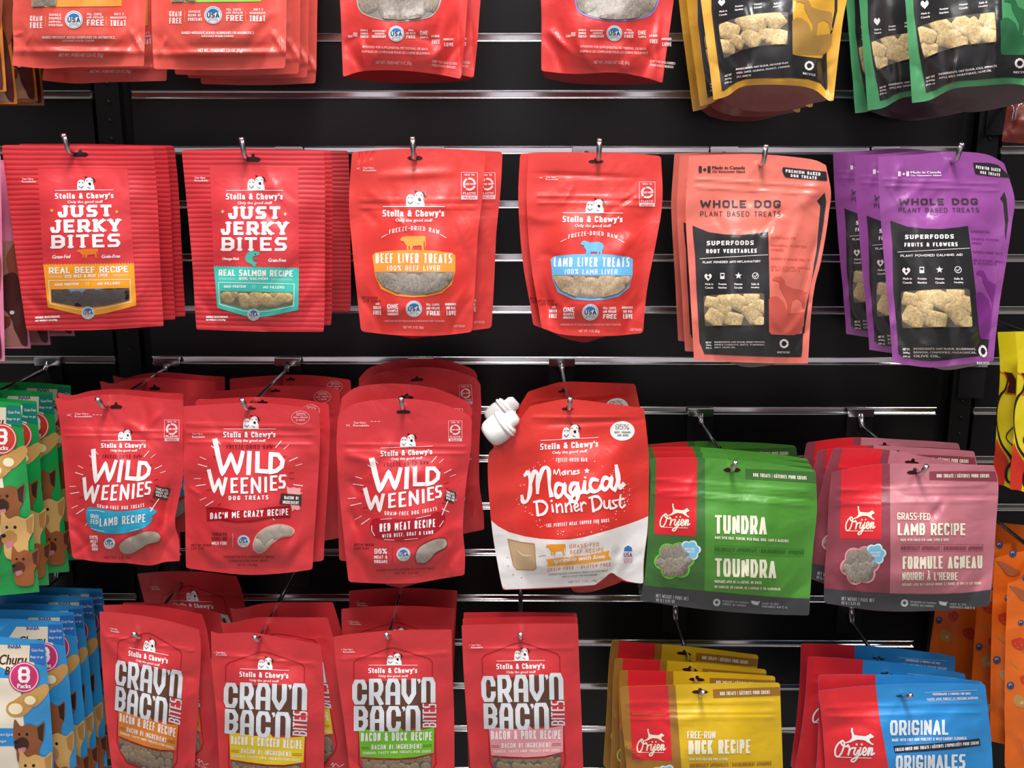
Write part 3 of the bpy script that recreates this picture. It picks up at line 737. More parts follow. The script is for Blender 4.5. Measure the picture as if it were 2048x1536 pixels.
# ---- liver treats
def art_liver(b, T, lamb):
    b.T = T; acc = '#f2983e' if not lamb else '#6ab4e4'
    scissors(b, 118, 247, 12); clip_text(b, 148, 236, 232, 264)
    recycle_box(b, 776, 272, 880, 445)
    brand(b, 470, 512, 395)
    b.word('title_lettering', 'FREEZE-DRIED RAW', 315, 640, 635, 668, 4.5, WHITE, arc=26, gap=8)
    b.lines('title_lettering', [(268, 686, 302, 668), (642, 668, 678, 690)], 4, WHITE)
    (sheep if lamb else cow)(b, 385 if not lamb else 395, 678, 548, 776, acc)
    P = 'flavour_band'
    b.poly(P, [(207, 805), (228, 783), (340, 771), (470, 767), (600, 771), (715, 786), (738, 803), (738, 900), (715, 990), (650, 1045), (560, 1066), (470, 1072), (360, 1062), (262, 1018), (225, 935)], acc, 1)
    b.word(P, 'LAMB LIVER TREATS' if lamb else 'BEEF LIVER TREATS', 228, 790, 716, 852, 10, WHITE, gap=10)
    b.word(P, '100% LAMB LIVER' if lamb else '100% BEEF LIVER', 300, 868, 640, 900, 5, WHITE, gap=8)
    b.window([(225, 908), (728, 908), (724, 945), (700, 990), (640, 1030), (560, 1052), (470, 1058), (370, 1048), (275, 1005), (238, 950)],
             [(('c' if lamb else 'p') + str(i % 3), x, y, z, i * 1.3) for i, (x, y, z) in enumerate([(300, 960, 110), (400, 945, 90), (350, 1005, 100), (470, 985, 110), (560, 950, 110), (570, 1015, 95), (650, 985, 100), (690, 935, 70), (250, 930, 60)])], back='#6e655c', layer=2)
    badge(b, 473, 1145, 52)
    for w, bx, t in (('AIR', (228, 1106, 252, 1120), 3), ('DRIED', (214, 1127, 262, 1147), 4), ('FREE', (214, 1155, 264, 1182), 5), ('ONE', (302, 1114, 373, 1144), 7), ('SIMPLE', (303, 1149, 373, 1166), 4), ('INGREDIENT', (303, 1171, 374, 1186), 3),
                     ('PEA, LENTIL', (553, 1111, 637, 1126), 3), ('AND POTATO', (553, 1132, 637, 1149), 3.5), ('FREE', (555, 1157, 640, 1186), 7), ('INGREDIENTS', (672, 1108, 742, 1123), 3), ('YOU WILL', (680, 1131, 738, 1149), 4), ('LOVE', (682, 1156, 742, 1186), 6)):
        b.word(LIN, w, *bx, t, WHITE)
    b.text(LIN, 'COMPLEMENTARY PET FOOD FOR DOGS. SUPPLEMENTARY TREAT TO REWARD', 285, 1217, 668, 1229, '#f2b9bd')
    b.text(LIN, 'NET WT. 3 OZ. (85g)', 405, 1255, 535, 1276, '#f2c9cc'); b.text(LIN, 'KEEP SEALED', 728, 1247, 800, 1262, '#f2b9bd')
    b.text(LIN, 'BEST BY 09/2024', 140, 1066, 242, 1082, BLK); b.text(LIN, 'LOT 3126 A', 150, 1086, 262, 1102, BLK)

# ---- sausage-shaped treat pouches
def weenie_core(b):
    """authored on the middle pouch's crop"""
    P = 'title_lettering'
    b.word(P, 'FREEZE-DRIED RAW', 347, 584, 630, 608, 3.6, '#6d1420', gap=7)
    b.line(P, [(278, 560), (298, 660), (322, 758), (352, 700), (374, 644), (394, 700), (412, 752), (430, 700), (446, 632)], [32, 31, 28, 27, 26, 26, 26, 26, 25], WHITE, cap='sq')
    b.line(P, [(488, 634), (482, 755)], 28, WHITE); b.line(P, [(538, 636), (536, 742), (588, 746)], 27, WHITE)
    b.line(P, [(620, 640), (664, 644), (692, 680), (686, 716), (654, 742), (616, 750)], 27, WHITE, 2, closed=True)
    b.line(P, [(240, 745), (258, 820), (272, 868), (300, 796), (322, 888), (342, 792)], [24, 23, 21, 20, 20, 20], WHITE)
    for w, bx in (('E', (372, 786, 418, 880)), ('E', (434, 784, 480, 884)), ('N', (496, 782, 560, 884)), ('I', (576, 780, 600, 876)), ('E', (614, 772, 660, 866)), ('S', (666, 766, 712, 852))):
        b.word(P, w, *bx, 17, WHITE, sl=-.05)
    b.text(P, 'TM', 706, 770, 720, 780, WHITE)
    for a in range(40):
        t = a / 40 * 2 * math.pi; r0 = 1 + .1 * ((a * 7) % 3); r1 = r0 + .1 + .12 * ((a * 5) % 3) / 2
        if -.1 < math.sin(t) and math.sin(t) > .93: continue
        ex, ey = 250, 215; cx, cy = 488, 790
        if abs(math.cos(t)) < .35 and math.sin(t) < 0: continue
        col = WHITE if a % 3 else '#7d121f'
        b.lines('ray_pattern', [(cx + ex * r0 * math.cos(t), cy + ey * r0 * math.sin(t), cx + ex * r1 * math.cos(t), cy + ey * r1 * math.sin(t))], 5 if a % 3 == 1 else 3.4, col, 1)
def signpost(b, x0, y0, x1, y1, bd, col='#3b3330'):
    b.line('printed_sign', [(x0, y0), (x1, y1)], 6, WHITE, 4)
    b.poly('printed_sign', bd, col, 5); c = np.mean(bd, 0); w = abs(bd[1][0] - bd[0][0]) * .42; sl = (bd[1][1] - bd[0][1]) / (bd[1][0] - bd[0][0])
    for i, s_ in enumerate(('TREATS', 'DOGS GO', 'WILD FOR!')):
        y = c[1] + (i - 1.5) * 19 + 2; b.word('printed_sign', s_, c[0] - w, y - sl * w, c[0] + w, y + 15 - sl * w, 2.6, WHITE, 6, sl=sl)
def art_bacon(b, T):
    b.T = T; weenie_core(b); brand(b, 488, 503, 322)
    clip_text(b, 136, 510, 215, 540, a='Tear Open')
    b.ring('percent_mark', 802, 415, 55, 40, 2.5, '#f1b6ba'); b.word('percent_mark', '95%', 775, 385, 835, 403, 3, '#f1b6ba')
    b.word('percent_mark', 'MEAT, ORGANS', 758, 409, 845, 419, 2, '#f1b6ba'); b.word('percent_mark', '& BONE', 775, 425, 830, 436, 2.4, '#f1b6ba')
    b.word('title_lettering', 'DOG TREATS', 360, 897, 604, 923, 6.5, WHITE, gap=9, sl=-.02)
    P = 'flavour_band'
    b.poly(P, [(222, 965), (300, 966), (400, 985), (500, 985), (620, 962), (740, 958), (742, 1030), (620, 1035), (500, 1058), (400, 1062), (300, 1045), (226, 1052)], '#a8101f', 2)
    b.line(P, [(230, 974), (300, 974), (400, 993), (500, 993), (620, 970), (735, 966)], 3, '#5e0d15', 3); b.line(P, [(232, 1044), (300, 1037), (400, 1054), (500, 1050), (620, 1027), (735, 1022)], 3, '#5e0d15', 3)
    b.word(P, "BAC'N ME CRAZY RECIPE", 247, 1000, 727, 1040, 7, WHITE, 4, gap=7, sl=-.055)
    b.poly('animal_picture', [(716, 836), (735, 848), (760, 843), (785, 850), (802, 845), (800, 900), (810, 905), (800, 915), (795, 960), (800, 978), (780, 985), (765, 978), (752, 992), (745, 960), (725, 930), (720, 870)], '#f2a3a8', 2)
    b.poly('animal_picture', [(683, 880), (808, 890), (806, 955), (672, 945)], '#3b2f2c', 3); b.word('animal_picture', 'BACON #1', 702, 896, 790, 916, 4, WHITE, 4, sl=.05); b.word('animal_picture', 'INGREDIENT', 692, 924, 792, 944, 4, WHITE, 4, sl=.05)
    for i, w in enumerate(('TREATS', 'DOGS GO', 'WILD FOR!')): b.word(LIN, w, 256, 1122 + i * 28, 348, 1142 + i * 28, 3.4, '#5e1018' if i < 2 else WHITE)
    b.lines(LIN, [(386, 1126, 386, 1212)], 2, '#f1b6ba'); badge(b, 452, 1175, 38)
    sp = [(516, 1228), (512, 1190), (540, 1128), (600, 1088), (660, 1073), (715, 1078), (755, 1098), (762, 1120), (735, 1142), (680, 1152), (630, 1186), (585, 1232), (545, 1248)]
    b.window(sp, [('w0', 545, 1205, 85, 1), ('w1', 590, 1150, 90, 2), ('w2', 645, 1120, 90, .4), ('w0', 705, 1110, 85, 0), ('w1', 748, 1118, 40, 1), ('w2', 610, 1195, 60, 2)], back='#8d8376', smooth=True, border='#f0a49c', bw=7)
    b.text(LIN, 'INTENDED FOR DOGS. SUPPLEMENTAL FEEDING', 330, 1266, 640, 1279, '#5e1018'); b.text(LIN, 'COMPLEMENTARY FOOD TREATS', 360, 1290, 600, 1303, '#5e1018'); b.text(LIN, 'NET WT. 3 OZ. (85g)', 413, 1315, 535, 1330, '#5e1018')
    b.text(LIN, 'BEST BY 10/2024', 130, 1192, 255, 1206, BLK); b.text(LIN, 'LOT 3187', 130, 1212, 210, 1226, BLK)
def art_weenie(b, T, lamb):
    own = T
    if lamb:
        b.T = then(homography([(327, 503), (655, 503), (710, 850), (318, 885)], [(622, 572), (895, 572), (924, 888), (570, 930)]), own); weenie_core(b)
        b.T = own; brand(b, 758, 572, 275)
        clip_text(b, 460, 386, 565, 414); scissors(b, 428, 400, 14); b.lines(LIN, [(570 + i * 22, 398, 582 + i * 22, 398) for i in range(3)], 2.5, WHITE); recycle_box(b, 1010, 430, 1100, 560)
        b.word('title_lettering', 'GRAIN-FREE DOG TREATS', 597, 945, 885, 967, 4, WHITE, arc=-16, gap=6, sl=-.02)
        P = 'flavour_band'
        b.poly(P, [(527, 985), (545, 966), (580, 968), (700, 990), (820, 984), (900, 970), (935, 980), (966, 992), (935, 1020), (925, 1060), (880, 1095), (800, 1120), (700, 1130), (600, 1118), (550, 1085), (532, 1040)], '#2aa0c4', 2, smooth=True)
        b.word(P, 'LAMB RECIPE', 612, 1035, 893, 1085, 8, WHITE, 4, gap=7, sl=-.1); b.word(P, 'GRASS', 556, 1005, 606, 1030, 4, WHITE, 4, sl=.15); b.word(P, 'FED', 556, 1038, 604, 1066, 5, WHITE, 4, sl=.1)
        b.line(P, [(545, 985), (600, 985), (640, 996)], 3, WHITE, 4); b.line(P, [(560, 1096), (610, 1110), (640, 1114)], 3, WHITE, 4); b.line(P, [(800, 1112), (850, 1100)], 3, WHITE, 4)
        signpost(b, 925, 990, 975, 915, [(960, 835), (1050, 852), (1030, 920), (938, 905)])
        sp = [(735, 1236), (730, 1200), (770, 1160), (830, 1135), (900, 1112), (960, 1116), (988, 1145), (975, 1178), (910, 1195), (860, 1225), (810, 1252), (765, 1254)]
        b.window(sp, [('w0', 780, 1212, 100, 1), ('w1', 855, 1178, 110, 2), ('w2', 925, 1152, 100, .4)], back='#8d8376', smooth=True, border='#b9353d', bw=6)
        badge(b, 672, 1188, 34)
        for i, w in enumerate(('96%', 'MEAT', '&', 'ORGANS')): b.word(LIN, w, 550 + i * 5, 1140 + i * 24, 600, 1160 + i * 24, 4, WHITE)
        b.text(LIN, 'NET WT. 3.25 OZ', 640, 1268, 800, 1282, '#7a1520')
    else:
        b.T = then(homography([(327, 503), (655, 503), (710, 850), (318, 885)], [(372, 622), (690, 606), (748, 905), (362, 985)]), own); weenie_core(b)
        b.T = own; brand(b, 531, 614, 318, sl=-.04)
        clip_text(b, 205, 440, 300, 470); scissors(b, 175, 463, 14); b.lines(LIN, [(312 + i * 22, 440, 324 + i * 22, 439) for i in range(3)], 2.5, WHITE); recycle_box(b, 790, 435, 872, 562)
        b.word('title_lettering', 'GRAIN-FREE DOG TREATS', 397, 990, 718, 1013, 4, WHITE, arc=-14, gap=6, sl=-.09)
        P = 'flavour_band'
        b.poly(P, [(308, 1070), (330, 1038), (400, 1032), (520, 1042), (640, 1022), (720, 995), (765, 1010), (768, 1050), (735, 1100), (650, 1145), (540, 1172), (430, 1170), (340, 1148), (312, 1110)], '#a81a29', 2, smooth=True)
        b.line(P, [(372, 1040), (440, 1036)], 3, WHITE, 4); b.line(P, [(590, 1035), (680, 1015)], 3, WHITE, 4); b.line(P, [(318, 1080), (318, 1110), (335, 1140)], 5, WHITE, 4); b.line(P, [(395, 1165), (455, 1168)], 3, WHITE, 4); b.line(P, [(520, 1166), (600, 1158)], 3, WHITE, 4); b.line(P, [(735, 1085), (758, 1050)], 4, WHITE, 4)
        b.word(P, 'RED MEAT RECIPE', 366, 1068, 708, 1118, 8.5, WHITE, 4, gap=8, sl=-.09); b.word(P, 'WITH BEEF, GOAT & LAMB', 382, 1132, 695, 1155, 4.5, WHITE, 4, gap=6, sl=-.08)
        signpost(b, 750, 1012, 785, 930, [(780, 855), (840, 877), (822, 940), (763, 920)])
        sp = [(592, 1308), (584, 1265), (605, 1215), (660, 1180), (720, 1158), (770, 1160), (784, 1190), (765, 1220), (715, 1245), (680, 1285), (640, 1312)]
        b.window(sp, [('w0', 640, 1255, 110, 1), ('w1', 700, 1210, 105, 2), ('w2', 745, 1190, 80, .4), ('w1', 612, 1285, 60, .4)], back='#8d8376', smooth=True, border='#8e2430', bw=5)
        badge(b, 513, 1256, 42); b.lines(LIN, [(444, 1215, 444, 1306)], 2, '#7a1520')
        b.word(LIN, '96%', 333, 1220, 411, 1252, 7, WHITE); b.word(LIN, 'MEAT &', 333, 1262, 413, 1282, 4.5, WHITE); b.word(LIN, 'ORGANS', 333, 1290, 415, 1310, 4.5, WHITE)
        b.text(LIN, 'INTENDED FOR DOGS. SUPPLEMENTAL PET FOOD TREATS', 345, 1350, 700, 1362, '#7a1520', sl=-.04); b.text(LIN, 'NET WT. 3.25 OZ', 460, 1366, 605, 1380, '#7a1520', sl=-.03)
        b.text(LIN, 'BEST BY 08/2024', 210, 1190, 330, 1204, BLK); b.text(LIN, 'LOT 3101', 210, 1212, 300, 1226, BLK)

# ---- bacon bites pouches
def art_cravn(b, T, acc, flav, seed, ing='#5b3b2f'):
    b.T = T; P = 'title_lettering'
    b.line('label_outline', [(262, 840), (262, 720), (285, 695), (520, 612), (570, 605), (625, 618), (850, 690), (872, 715), (872, 835)], 7, '#a3141f', 1)
    b.line('label_outline', [(300, 1235), (300, 1500), (330, 1560), (420, 1650), (780, 1650), (870, 1560), (900, 1500), (890, 1225)], 9, '#a3141f', 1)
    clip_text(b, 180, 610, 272, 642); b.disc(LIN, 168, 618, 3, 3, WHITE)
    brand(b, 565, 760, 380)
    b.poly(P, [(300, 870), (640, 855), (860, 845), (880, 1025), (800, 1040), (800, 1220), (540, 1245), (300, 1245), (285, 1050)], ing, 1)
    t = 38
    for w, bx in (('C', (250, 850, 364, 1045)), ('R', (380, 843, 492, 1048)), ('A', (508, 842, 622, 1046)), ('V', (632, 842, 746, 1042)), ('n', (786, 832, 896, 1030)),
                  ('B', (262, 1055, 372, 1250)), ('A', (388, 1055, 498, 1255)), ('C', (515, 1056, 628, 1256)), ('n', (664, 1052, 780, 1250))):
        g = {'A': '00 07 2a 8a a8 a0|04 a4', 'C': 'a7 a8 8a 2a 08 02 20 80 a2 a3', 'V': '0a 04 50 a4 aa'}.get(w)
        if g:
            old = _G[w]; _G[w] = (1, g); b.word(P, w, *bx, t, '#d6d9df', 3); _G[w] = old
        else: b.word(P, w, *bx, t, '#d6d9df', 3)
    for x, y in ((755, 845), (636, 1060)): b.poly(P, [(x, y), (x + 24, y), (x + 26, y + 22), (x + 10, y + 42), (x + 8, y + 20), (x, y + 18)], '#d6d9df', 4)
    b.vword(P, 'BITES', 796, 1036, 902, 1222, 13, '#d6d9df', 3)
    F = 'flavour_band'
    b.poly(F, [(300, 1232), (500, 1250), (590, 1245), (625, 1222), (650, 1250), (780, 1240), (888, 1222), (882, 1418), (740, 1452), (600, 1462), (450, 1458), (314, 1450)], acc, 2)
    b.word(F, flav, 318, 1264, 868, 1330, 10.5, WHITE, 4, gap=8, sl=-.015); b.quads(F, [], acc)
    b.word(F, 'BACON #1 INGREDIENT', 400, 1356, 790, 1394, 6.5, WHITE, 4, gap=6, sl=-.02)
    b.word(F, 'TENDER, TASTY MINI TREATS FOR DOGS', 330, 1412, 860, 1432, 4, '#f3efd8', 4, sl=-.03)
    b.lines(F, [(320, 1376, 380, 1376), (320, 1388, 380, 1388), (800, 1360, 868, 1356), (800, 1372, 868, 1368)], 3, ing, 3)
    b.window([(322, 1462), (450, 1470), (600, 1472), (740, 1462), (865, 1432), (868, 1550), (780, 1640), (420, 1640), (325, 1550)],
             grid_pieces('k', 345, 850, 1480, 1620, 62, 62, seed, .22), back='#3a2a20')
    badge(b, 600, 1672, 38)
    b.line(LIN, [(830, 1650), (850, 1635), (842, 1665), (870, 1640), (890, 1660), (930, 1640)], 4, WHITE, smooth=True)
    b.text(LIN, 'BEST BY 11/2024 A', 790, 1670, 940, 1690, WHITE)

# ---- freeze-dried treats with the running dog
def script_logo(b, x0, y0, x1, y1, col=CREAM, L4=4):
    """box spans the name (x) and from dog top to descender bottom (y)"""
    w = x1 - x0; h = y1 - y0; P = 'brand_logo'
    Q = lambda L: [(x0 + x * w, y0 + y * h) for x, y in L]; k = w * .045
    b.line(P, Q([(.2, .38), (.1, .45), (.02, .62), (.02, .78), (.08, .84), (.16, .76), (.22, .6), (.25, .45), (.2, .37), (.16, .42), (.22, .52), (.32, .54)]), k, col, L4, smooth=True)
    b.line(P, Q([(.32, .54), (.34, .5), (.38, .6), (.34, .8), (.4, .62), (.48, .58)]), k, col, L4, smooth=True)
    b.line(P, Q([(.53, .58), (.49, .74), (.54, .78), (.6, .66)]), k, col, L4, smooth=True); b.disc(P, *Q([(.56, .48)])[0], k * .6, k * .6, col, L4)
    b.line(P, Q([(.66, .58), (.6, .8), (.52, .96), (.44, .98), (.44, .92), (.56, .84), (.7, .74)]), k, col, L4, smooth=True); b.disc(P, *Q([(.69, .48)])[0], k * .6, k * .6, col, L4)
    b.line(P, Q([(.7, .72), (.78, .68), (.8, .6), (.75, .58), (.71, .7), (.75, .8), (.83, .72)]), k, col, L4, smooth=True)
    b.line(P, Q([(.83, .72), (.88, .58), (.85, .8), (.92, .6), (.96, .62), (.93, .78), (1.0, .74)]), k, col, L4, smooth=True)
    b.lines(P, [Q([(.12, .85)])[0] + Q([(.42, .86)])[0], Q([(.6, .87)])[0] + Q([(.93, .88)])[0]], h * .02, col, L4)
    b.poly(P, Q([(.42, .0), (.47, .01), (.46, .09), (.5, .2), (.6, .22), (.78, .24), (.86, .2), (.92, .16), (.94, .2), (1.0, .24), (.98, .28), (.92, .3), (.88, .34), (.92, .42), (1.0, .48), (.96, .5), (.84, .42), (.76, .36), (.6, .34), (.52, .36), (.4, .42), (.28, .45), (.27, .42), (.38, .37), (.44, .3), (.44, .2), (.42, .1)]), col, L4)
def flower(cx, cy, r, n=6, lob=.22, m=60, ph=0):
    return [(cx + (r * (1 - lob * .5 + lob * abs(math.cos(n / 2 * (t + ph))))) * math.cos(t), cy + (r * .95 * (1 - lob * .5 + lob * abs(math.cos(n / 2 * (t + ph))))) * math.sin(t)) for t in np.linspace(0, 2 * math.pi, m, endpoint=False)]
def art_orijen(b, T, main, dark, bandc, txt, edge, seed=0, fy=0, own=None):
    """authored on the green pouch's crop"""
    b.T = T
    b.poly('side_panel', [(60, 380), (460, 390), (462, 1000), (456, 1236), (456, 1400), (20, 1400), (20, 600)], dark, 1, mat=foil(dark))
    b.poly('red_panel', [(162, 380), (414, 380), (405, 900), (148, 885)], '#d8242f', 2, mat=foil('#d8242f'))
    script_logo(b, 183, 698, 366, 868)
    b.window(flower(273, 1048, 108, ph=.1), [(('g', 'p')[i % 2] + str(i % 3), x, y, z, i) for i, (x, y, z) in enumerate([(215, 1000, 90), (290, 990, 85), (230, 1080, 90), (320, 1060, 90), (275, 1120, 90), (340, 1010, 50), (185, 1060, 50)])], back='#55504a', layer=2, border=edge, bw=12)
    b.poly('sticker', flower(368, 985, 62, ph=.1), '#dff2f4', 5); b.poly('sticker', flower(368, 985, 52, ph=.1), '#7cc4e4', 6)
    b.word('sticker', 'FREEZE-DRIED', 338, 970, 398, 982, 2, WHITE, 7); b.word('sticker', 'LYOPHILIS\u00c9', 338, 988, 398, 1000, 2, WHITE, 7)
    if own: b.T = own
    b.poly('flavour_band', bandc, dark, 1)
    for w, bx, t, c_, sl in txt: b.word('title_lettering', w, *bx, t, c_, 3, sl=sl, gap=max(t * .45, 2.4))
def foot(b, pts, x0, y0, sl, icons):
    b.poly('foot_panel', pts, '#3c3d41', 3, mat=foil('#3c3d41'))
    b.word('foot_panel', 'NET WEIGHT | POIDS NET', x0, y0, x0 + 200, y0 + 22, 3, '#a9abae', 5, sl=sl); b.word('foot_panel', '92 G | 3.25 OZ', x0, y0 + 28, x0 + 115, y0 + 46, 3, '#a9abae', 5, sl=sl)
    x, y = icons; b.disc('foot_panel', x, y, 23, 23, '#b9bbbd', 5); b.poly('foot_panel', [(x, y - 14), (x + 5, y - 5), (x + 13, y - 4), (x + 7, y + 4), (x, y + 13), (x - 7, y + 4), (x - 13, y - 4), (x - 5, y - 5)], '#3c3d41', 6)
    b.word('foot_panel', 'DESIGNED IN CANADA', x + 35, y - 14, x + 195, y - 2, 2, '#a9abae', 5, sl=.06); b.word('foot_panel', 'CR\u00c9\u00c9ES AU CANADA', x + 35, y + 4, x + 180, y + 17, 2, '#a9abae', 5, sl=.06)
    b.poly('foot_panel', [(x + 212, y - 12), (x + 235, y - 8), (x + 252, y - 4), (x + 266, y - 10), (x + 260, y + 4), (x + 254, y + 18), (x + 240, y + 16), (x + 222, y + 12), (x + 212, y + 2)], '#b9bbbd', 5)
    b.word('foot_panel', 'MADE IN USA', x + 278, y, x + 380, y + 12, 2, '#a9abae', 5, sl=.04); b.word('foot_panel', 'PR\u00c9PAR\u00c9ES AUX \u00c9.-U.', x + 278, y + 18, x + 435, y + 31, 2, '#a9abae', 5, sl=.04)

# ---- vegetable biscuits pouch (authored on the coral pouch's crop)
def art_plant(b, T, main, deep, name2, tagline, panel, side_, sliver, win, ingr, Ts=None, rx=762):
    b.T = T; K = '#2b2b2d'
    b.poly('label_panel', panel, K, 1, mat=gloss(K)); b.T = Ts or T; b.poly('edge_print', sliver, K, 1, mat=gloss(K))
    b.poly('side_label', side_, main, 2, mat=gloss(main), rnd=6)
    b.poly('side_label', [(668, 1040), (690, 1020), (720, 1022), (760, 1055), (785, 1130), (770, 1140), (670, 1160)], deep, 3)
    b.poly('side_label', [(669, 1150), (720, 1132), (800, 1128), (880, 1118), (900, 1112), (895, 1180), (860, 1240), (830, 1256), (680, 1250), (670, 1240)], deep, 3)
    b.poly('side_label', [(690, 915), (712, 899), (742, 900), (762, 920), (775, 955), (820, 975), (880, 984), (890, 996), (912, 994), (912, 1000), (892, 1006), (892, 1030), (885, 1050), (895, 1094), (880, 1100), (868, 1050), (840, 1034), (812, 1050), (802, 1130), (780, 1135), (782, 1060), (757, 1010), (736, 965), (735, 935), (712, 925), (694, 926)], deep, 4)
    for i, (w, y, x1) in enumerate((('SUPERFOODS FOR', 660, 835), ('POWERFUL NUTRITION,', 708, 905), ('IMPROVES', 735, 760), ('SUPPORTS IMMUNE HEALTH', 790, 920), ('RICH IN VITAMINS, MINERALS', 840, 925), ('& ANTIOXIDANTS', 858, 860))):
        b.word('side_label', w, 682, y - 8, x1, y + 6, 2.4, deep, 4, sl=.04)
    b.T = T; D = '#3c343b'
    b.word('title_lettering', 'WHOLE DOG', 247, 431, 742, 477, 12, D, 2, gap=12); b.word('title_lettering', 'PLANT BASED TREATS', 247, 499, 742, 530, 4.6, D, 2, gap=8)
    b.word('title_lettering', 'SUPERFOODS', 287, 681, 576, 709, 8.5, WHITE, 3, gap=7, sl=-.01); b.word('title_lettering', name2, 284, 732, 594, 757, 7, WHITE, 3, gap=6, sl=-.01)
    b.line('title_lettering', [(245, 790), (450, 778), (662, 766)], 3, WHITE, 3); b.word('title_lettering', tagline, 262, 806, 618, 820, 3, WHITE, 3, sl=-.02)
    I = 'printed_icons'
    b.poly(I, [(295, 928), (275, 905), (275, 890), (285, 883), (295, 892), (305, 883), (316, 890), (316, 905)], WHITE, 3, smooth=True); b.poly(I, [(295, 892), (301, 900), (306, 903), (297, 913), (288, 903)], K, 4)
    b.poly(I, [(370, 878), (396, 878), (396, 915), (370, 915)], WHITE, 3); b.poly(I, [(374, 884), (392, 884), (392, 896), (374, 896)], K, 4)
    b.poly(I, [(482 + (22 if k % 2 == 0 else 9) * math.sin(k * math.pi / 5), 895 - (22 if k % 2 == 0 else 9) * math.cos(k * math.pi / 5)) for k in range(10)], WHITE, 3)
    b.ring(I, 586, 895, 18, 18, 4, WHITE, 3, 18); b.line(I, [(577, 895), (584, 903), (599, 884)], 4, WHITE, 3)
    for i, (a, c_) in enumerate((('Made in', 'Canada'), ('Premium', 'Nutrition'), ('Human', 'Grade'), ('Safe &', 'Healthy'))):
        x = (302, 384, 481, 585)[i]; b.text(I, a, x - 24, 940, x + 24, 952, WHITE, 3, bold=.6); b.text(I, c_, x - 25, 962, x + 25, 974, WHITE, 3, bold=.6)
    b.window(win, [('b' + str(i % 3), x, y, z, r_) for i, (x, y, z, r_) in enumerate([(320, 1060, 80, .2), (400, 1050, 90, 1.0), (470, 1055, 105, .5), (560, 1045, 90, .1), (340, 1150, 110, .5), (455, 1165, 95, .25), (560, 1120, 110, .9), (610, 1080, 90, .3), (610, 1175, 80, .6), (395, 1105, 80, .2)])], back='#5a4a34', rnd=14)
    b.T = T
    for i, w in enumerate(ingr): b.text(LIN, w, 335, 1298 + i * 16, 645 - (0 if i < 2 else 180), 1309 + i * 16, WHITE, 3, bold=.5)
    for i, w in enumerate(('NET WT', '200g', '(7.05 oz)')): b.text(LIN, w, 282, 1300 + i * 17, 316, 1311 + i * 17, WHITE, 3, bold=.5)
    b.T = Ts or T; r = 22
    for a in (.3, 2.4, 4.5): b.line(LIN, [(rx + r * math.cos(a + t), 1312 + r * math.sin(a + t)) for t in np.linspace(0, 1.5, 5)], 12, WHITE, 3)
    b.text(LIN, 'RECYCLE', rx - 40, 1360, rx + 34, 1371, WHITE, 3, bold=.6)
def plant_head(b, T, flagc, pts_tag, sl=.1, T2=None, tw=((772, 240, 985, 260), (803, 270, 962, 288))):
    b.T = T
    b.poly(LIN, [(238, 222), (257, 222), (257, 262), (238, 262)], flagc, 2); b.poly(LIN, [(292, 222), (311, 222), (311, 262), (292, 262)], flagc, 2)
    b.poly(LIN, [(275, 230), (280, 238), (288, 240), (281, 248), (275, 256), (269, 248), (262, 240), (270, 238)], flagc, 2)
    b.text(LIN, 'Made in Canada', 322, 221, 521, 240, flagc, 2, bold=1.6); b.text(LIN, 'On Vancouver Island', 322, 247, 521, 262, flagc, 2, bold=1)
    b.T = T2 or T
    b.poly('corner_tag', pts_tag, '#262527', 2, rnd=8)
    b.word('corner_tag', 'PREMIUM BAKED', *tw[0], 5, WHITE, 3, sl=sl, gap=5); b.word('corner_tag', 'DOG TREATS', *tw[1], 5, WHITE, 3, sl=sl, gap=5)

# ------------------------------------------------------------------ setting: slat wall, uprights, floor
def rail_z(k): return CAM_Z - DIST * (-0.10312 + 0.05147 * k)
RAILH = .0058
PITCH_Z = DIST * .05147
XL = U(262, 189, 0).x; XR = U(1922, 300, 0).x
XLL = U(182, 189, 0).x; XRR = U(2003, 300, 0).x
wall = box('wall_back', -1.6, 1.6, .014, .03, 0, 2.6, BLACK); wall['kind'] = 'structure'
floor_m = bsdf('floor_tile', '#8d8984', .4, bump=(3, .05))
fl = box('floor', -3.2, 3.2, -3.75, .03, -.02, 0, floor_m); fl['kind'] = 'structure'
wf = box('wall_opposite', -3.2, 3.2, -3.75, -3.7, 0, 3.1, bsdf('reflected_wall', '#d2c9d2', .6)); wf['kind'] = 'structure'  # unseen wall put in, kept pale, for the chrome rails to reflect
def extr(name, prof, x0, x1, z, mat, parent):
    n = len(prof); v = [(x0, -p[0], z + p[1]) for p in prof] + [(x1, -p[0], z + p[1]) for p in prof]
    f = [(i, i + n, (i + 1) % n + n, (i + 1) % n) for i in range(n)] + [tuple(range(n)), tuple(range(n, 2 * n))[::-1]]
    return new_obj(name, v, f, mat, parent, smooth=False)
RP = [(-.012, .0058), (.0012, .0058), (.0018, .0052), (.0012, .0044), (-.001, .0040), (-.0032, .0036), (-.0026, -.0024), (-.0018, -.0034), (.0010, -.0042), (.0018, -.0049), (.0012, -.0058), (-.012, -.0058)]
for k in range(-4, 19):
    z = rail_z(k)
    for x0, x1, mt, tone in ((XL, XR, CHROME, 0), (-1.35, XLL, DULL, 1), (XRR, 1.35, DULL, 1)):
        extr('rail', RP, x0, x1, z, mt, wall)
        zz0 = z - PITCH_Z + RAILH; zz1 = z - RAILH
        box('slat_board', x0, x1, 0.0, .0135, zz0, zz1, BOARD, wall)
def upright(x0, x1, slots):
    o = box('trim_post', x0, x1, -.0025, .0138, .02, 2.55, BLACK, wall)
    sm_ = bsdf('slot_edge', '#3a3a3c', .35, metal=.6)
    for z in slots: tube('slot', [((x0 + x1) / 2 + slots[0] * 0, -.0032, z), ((x0 + x1) / 2 + .004, -.0036, z - .004)], .0012, sm_, o, 6)
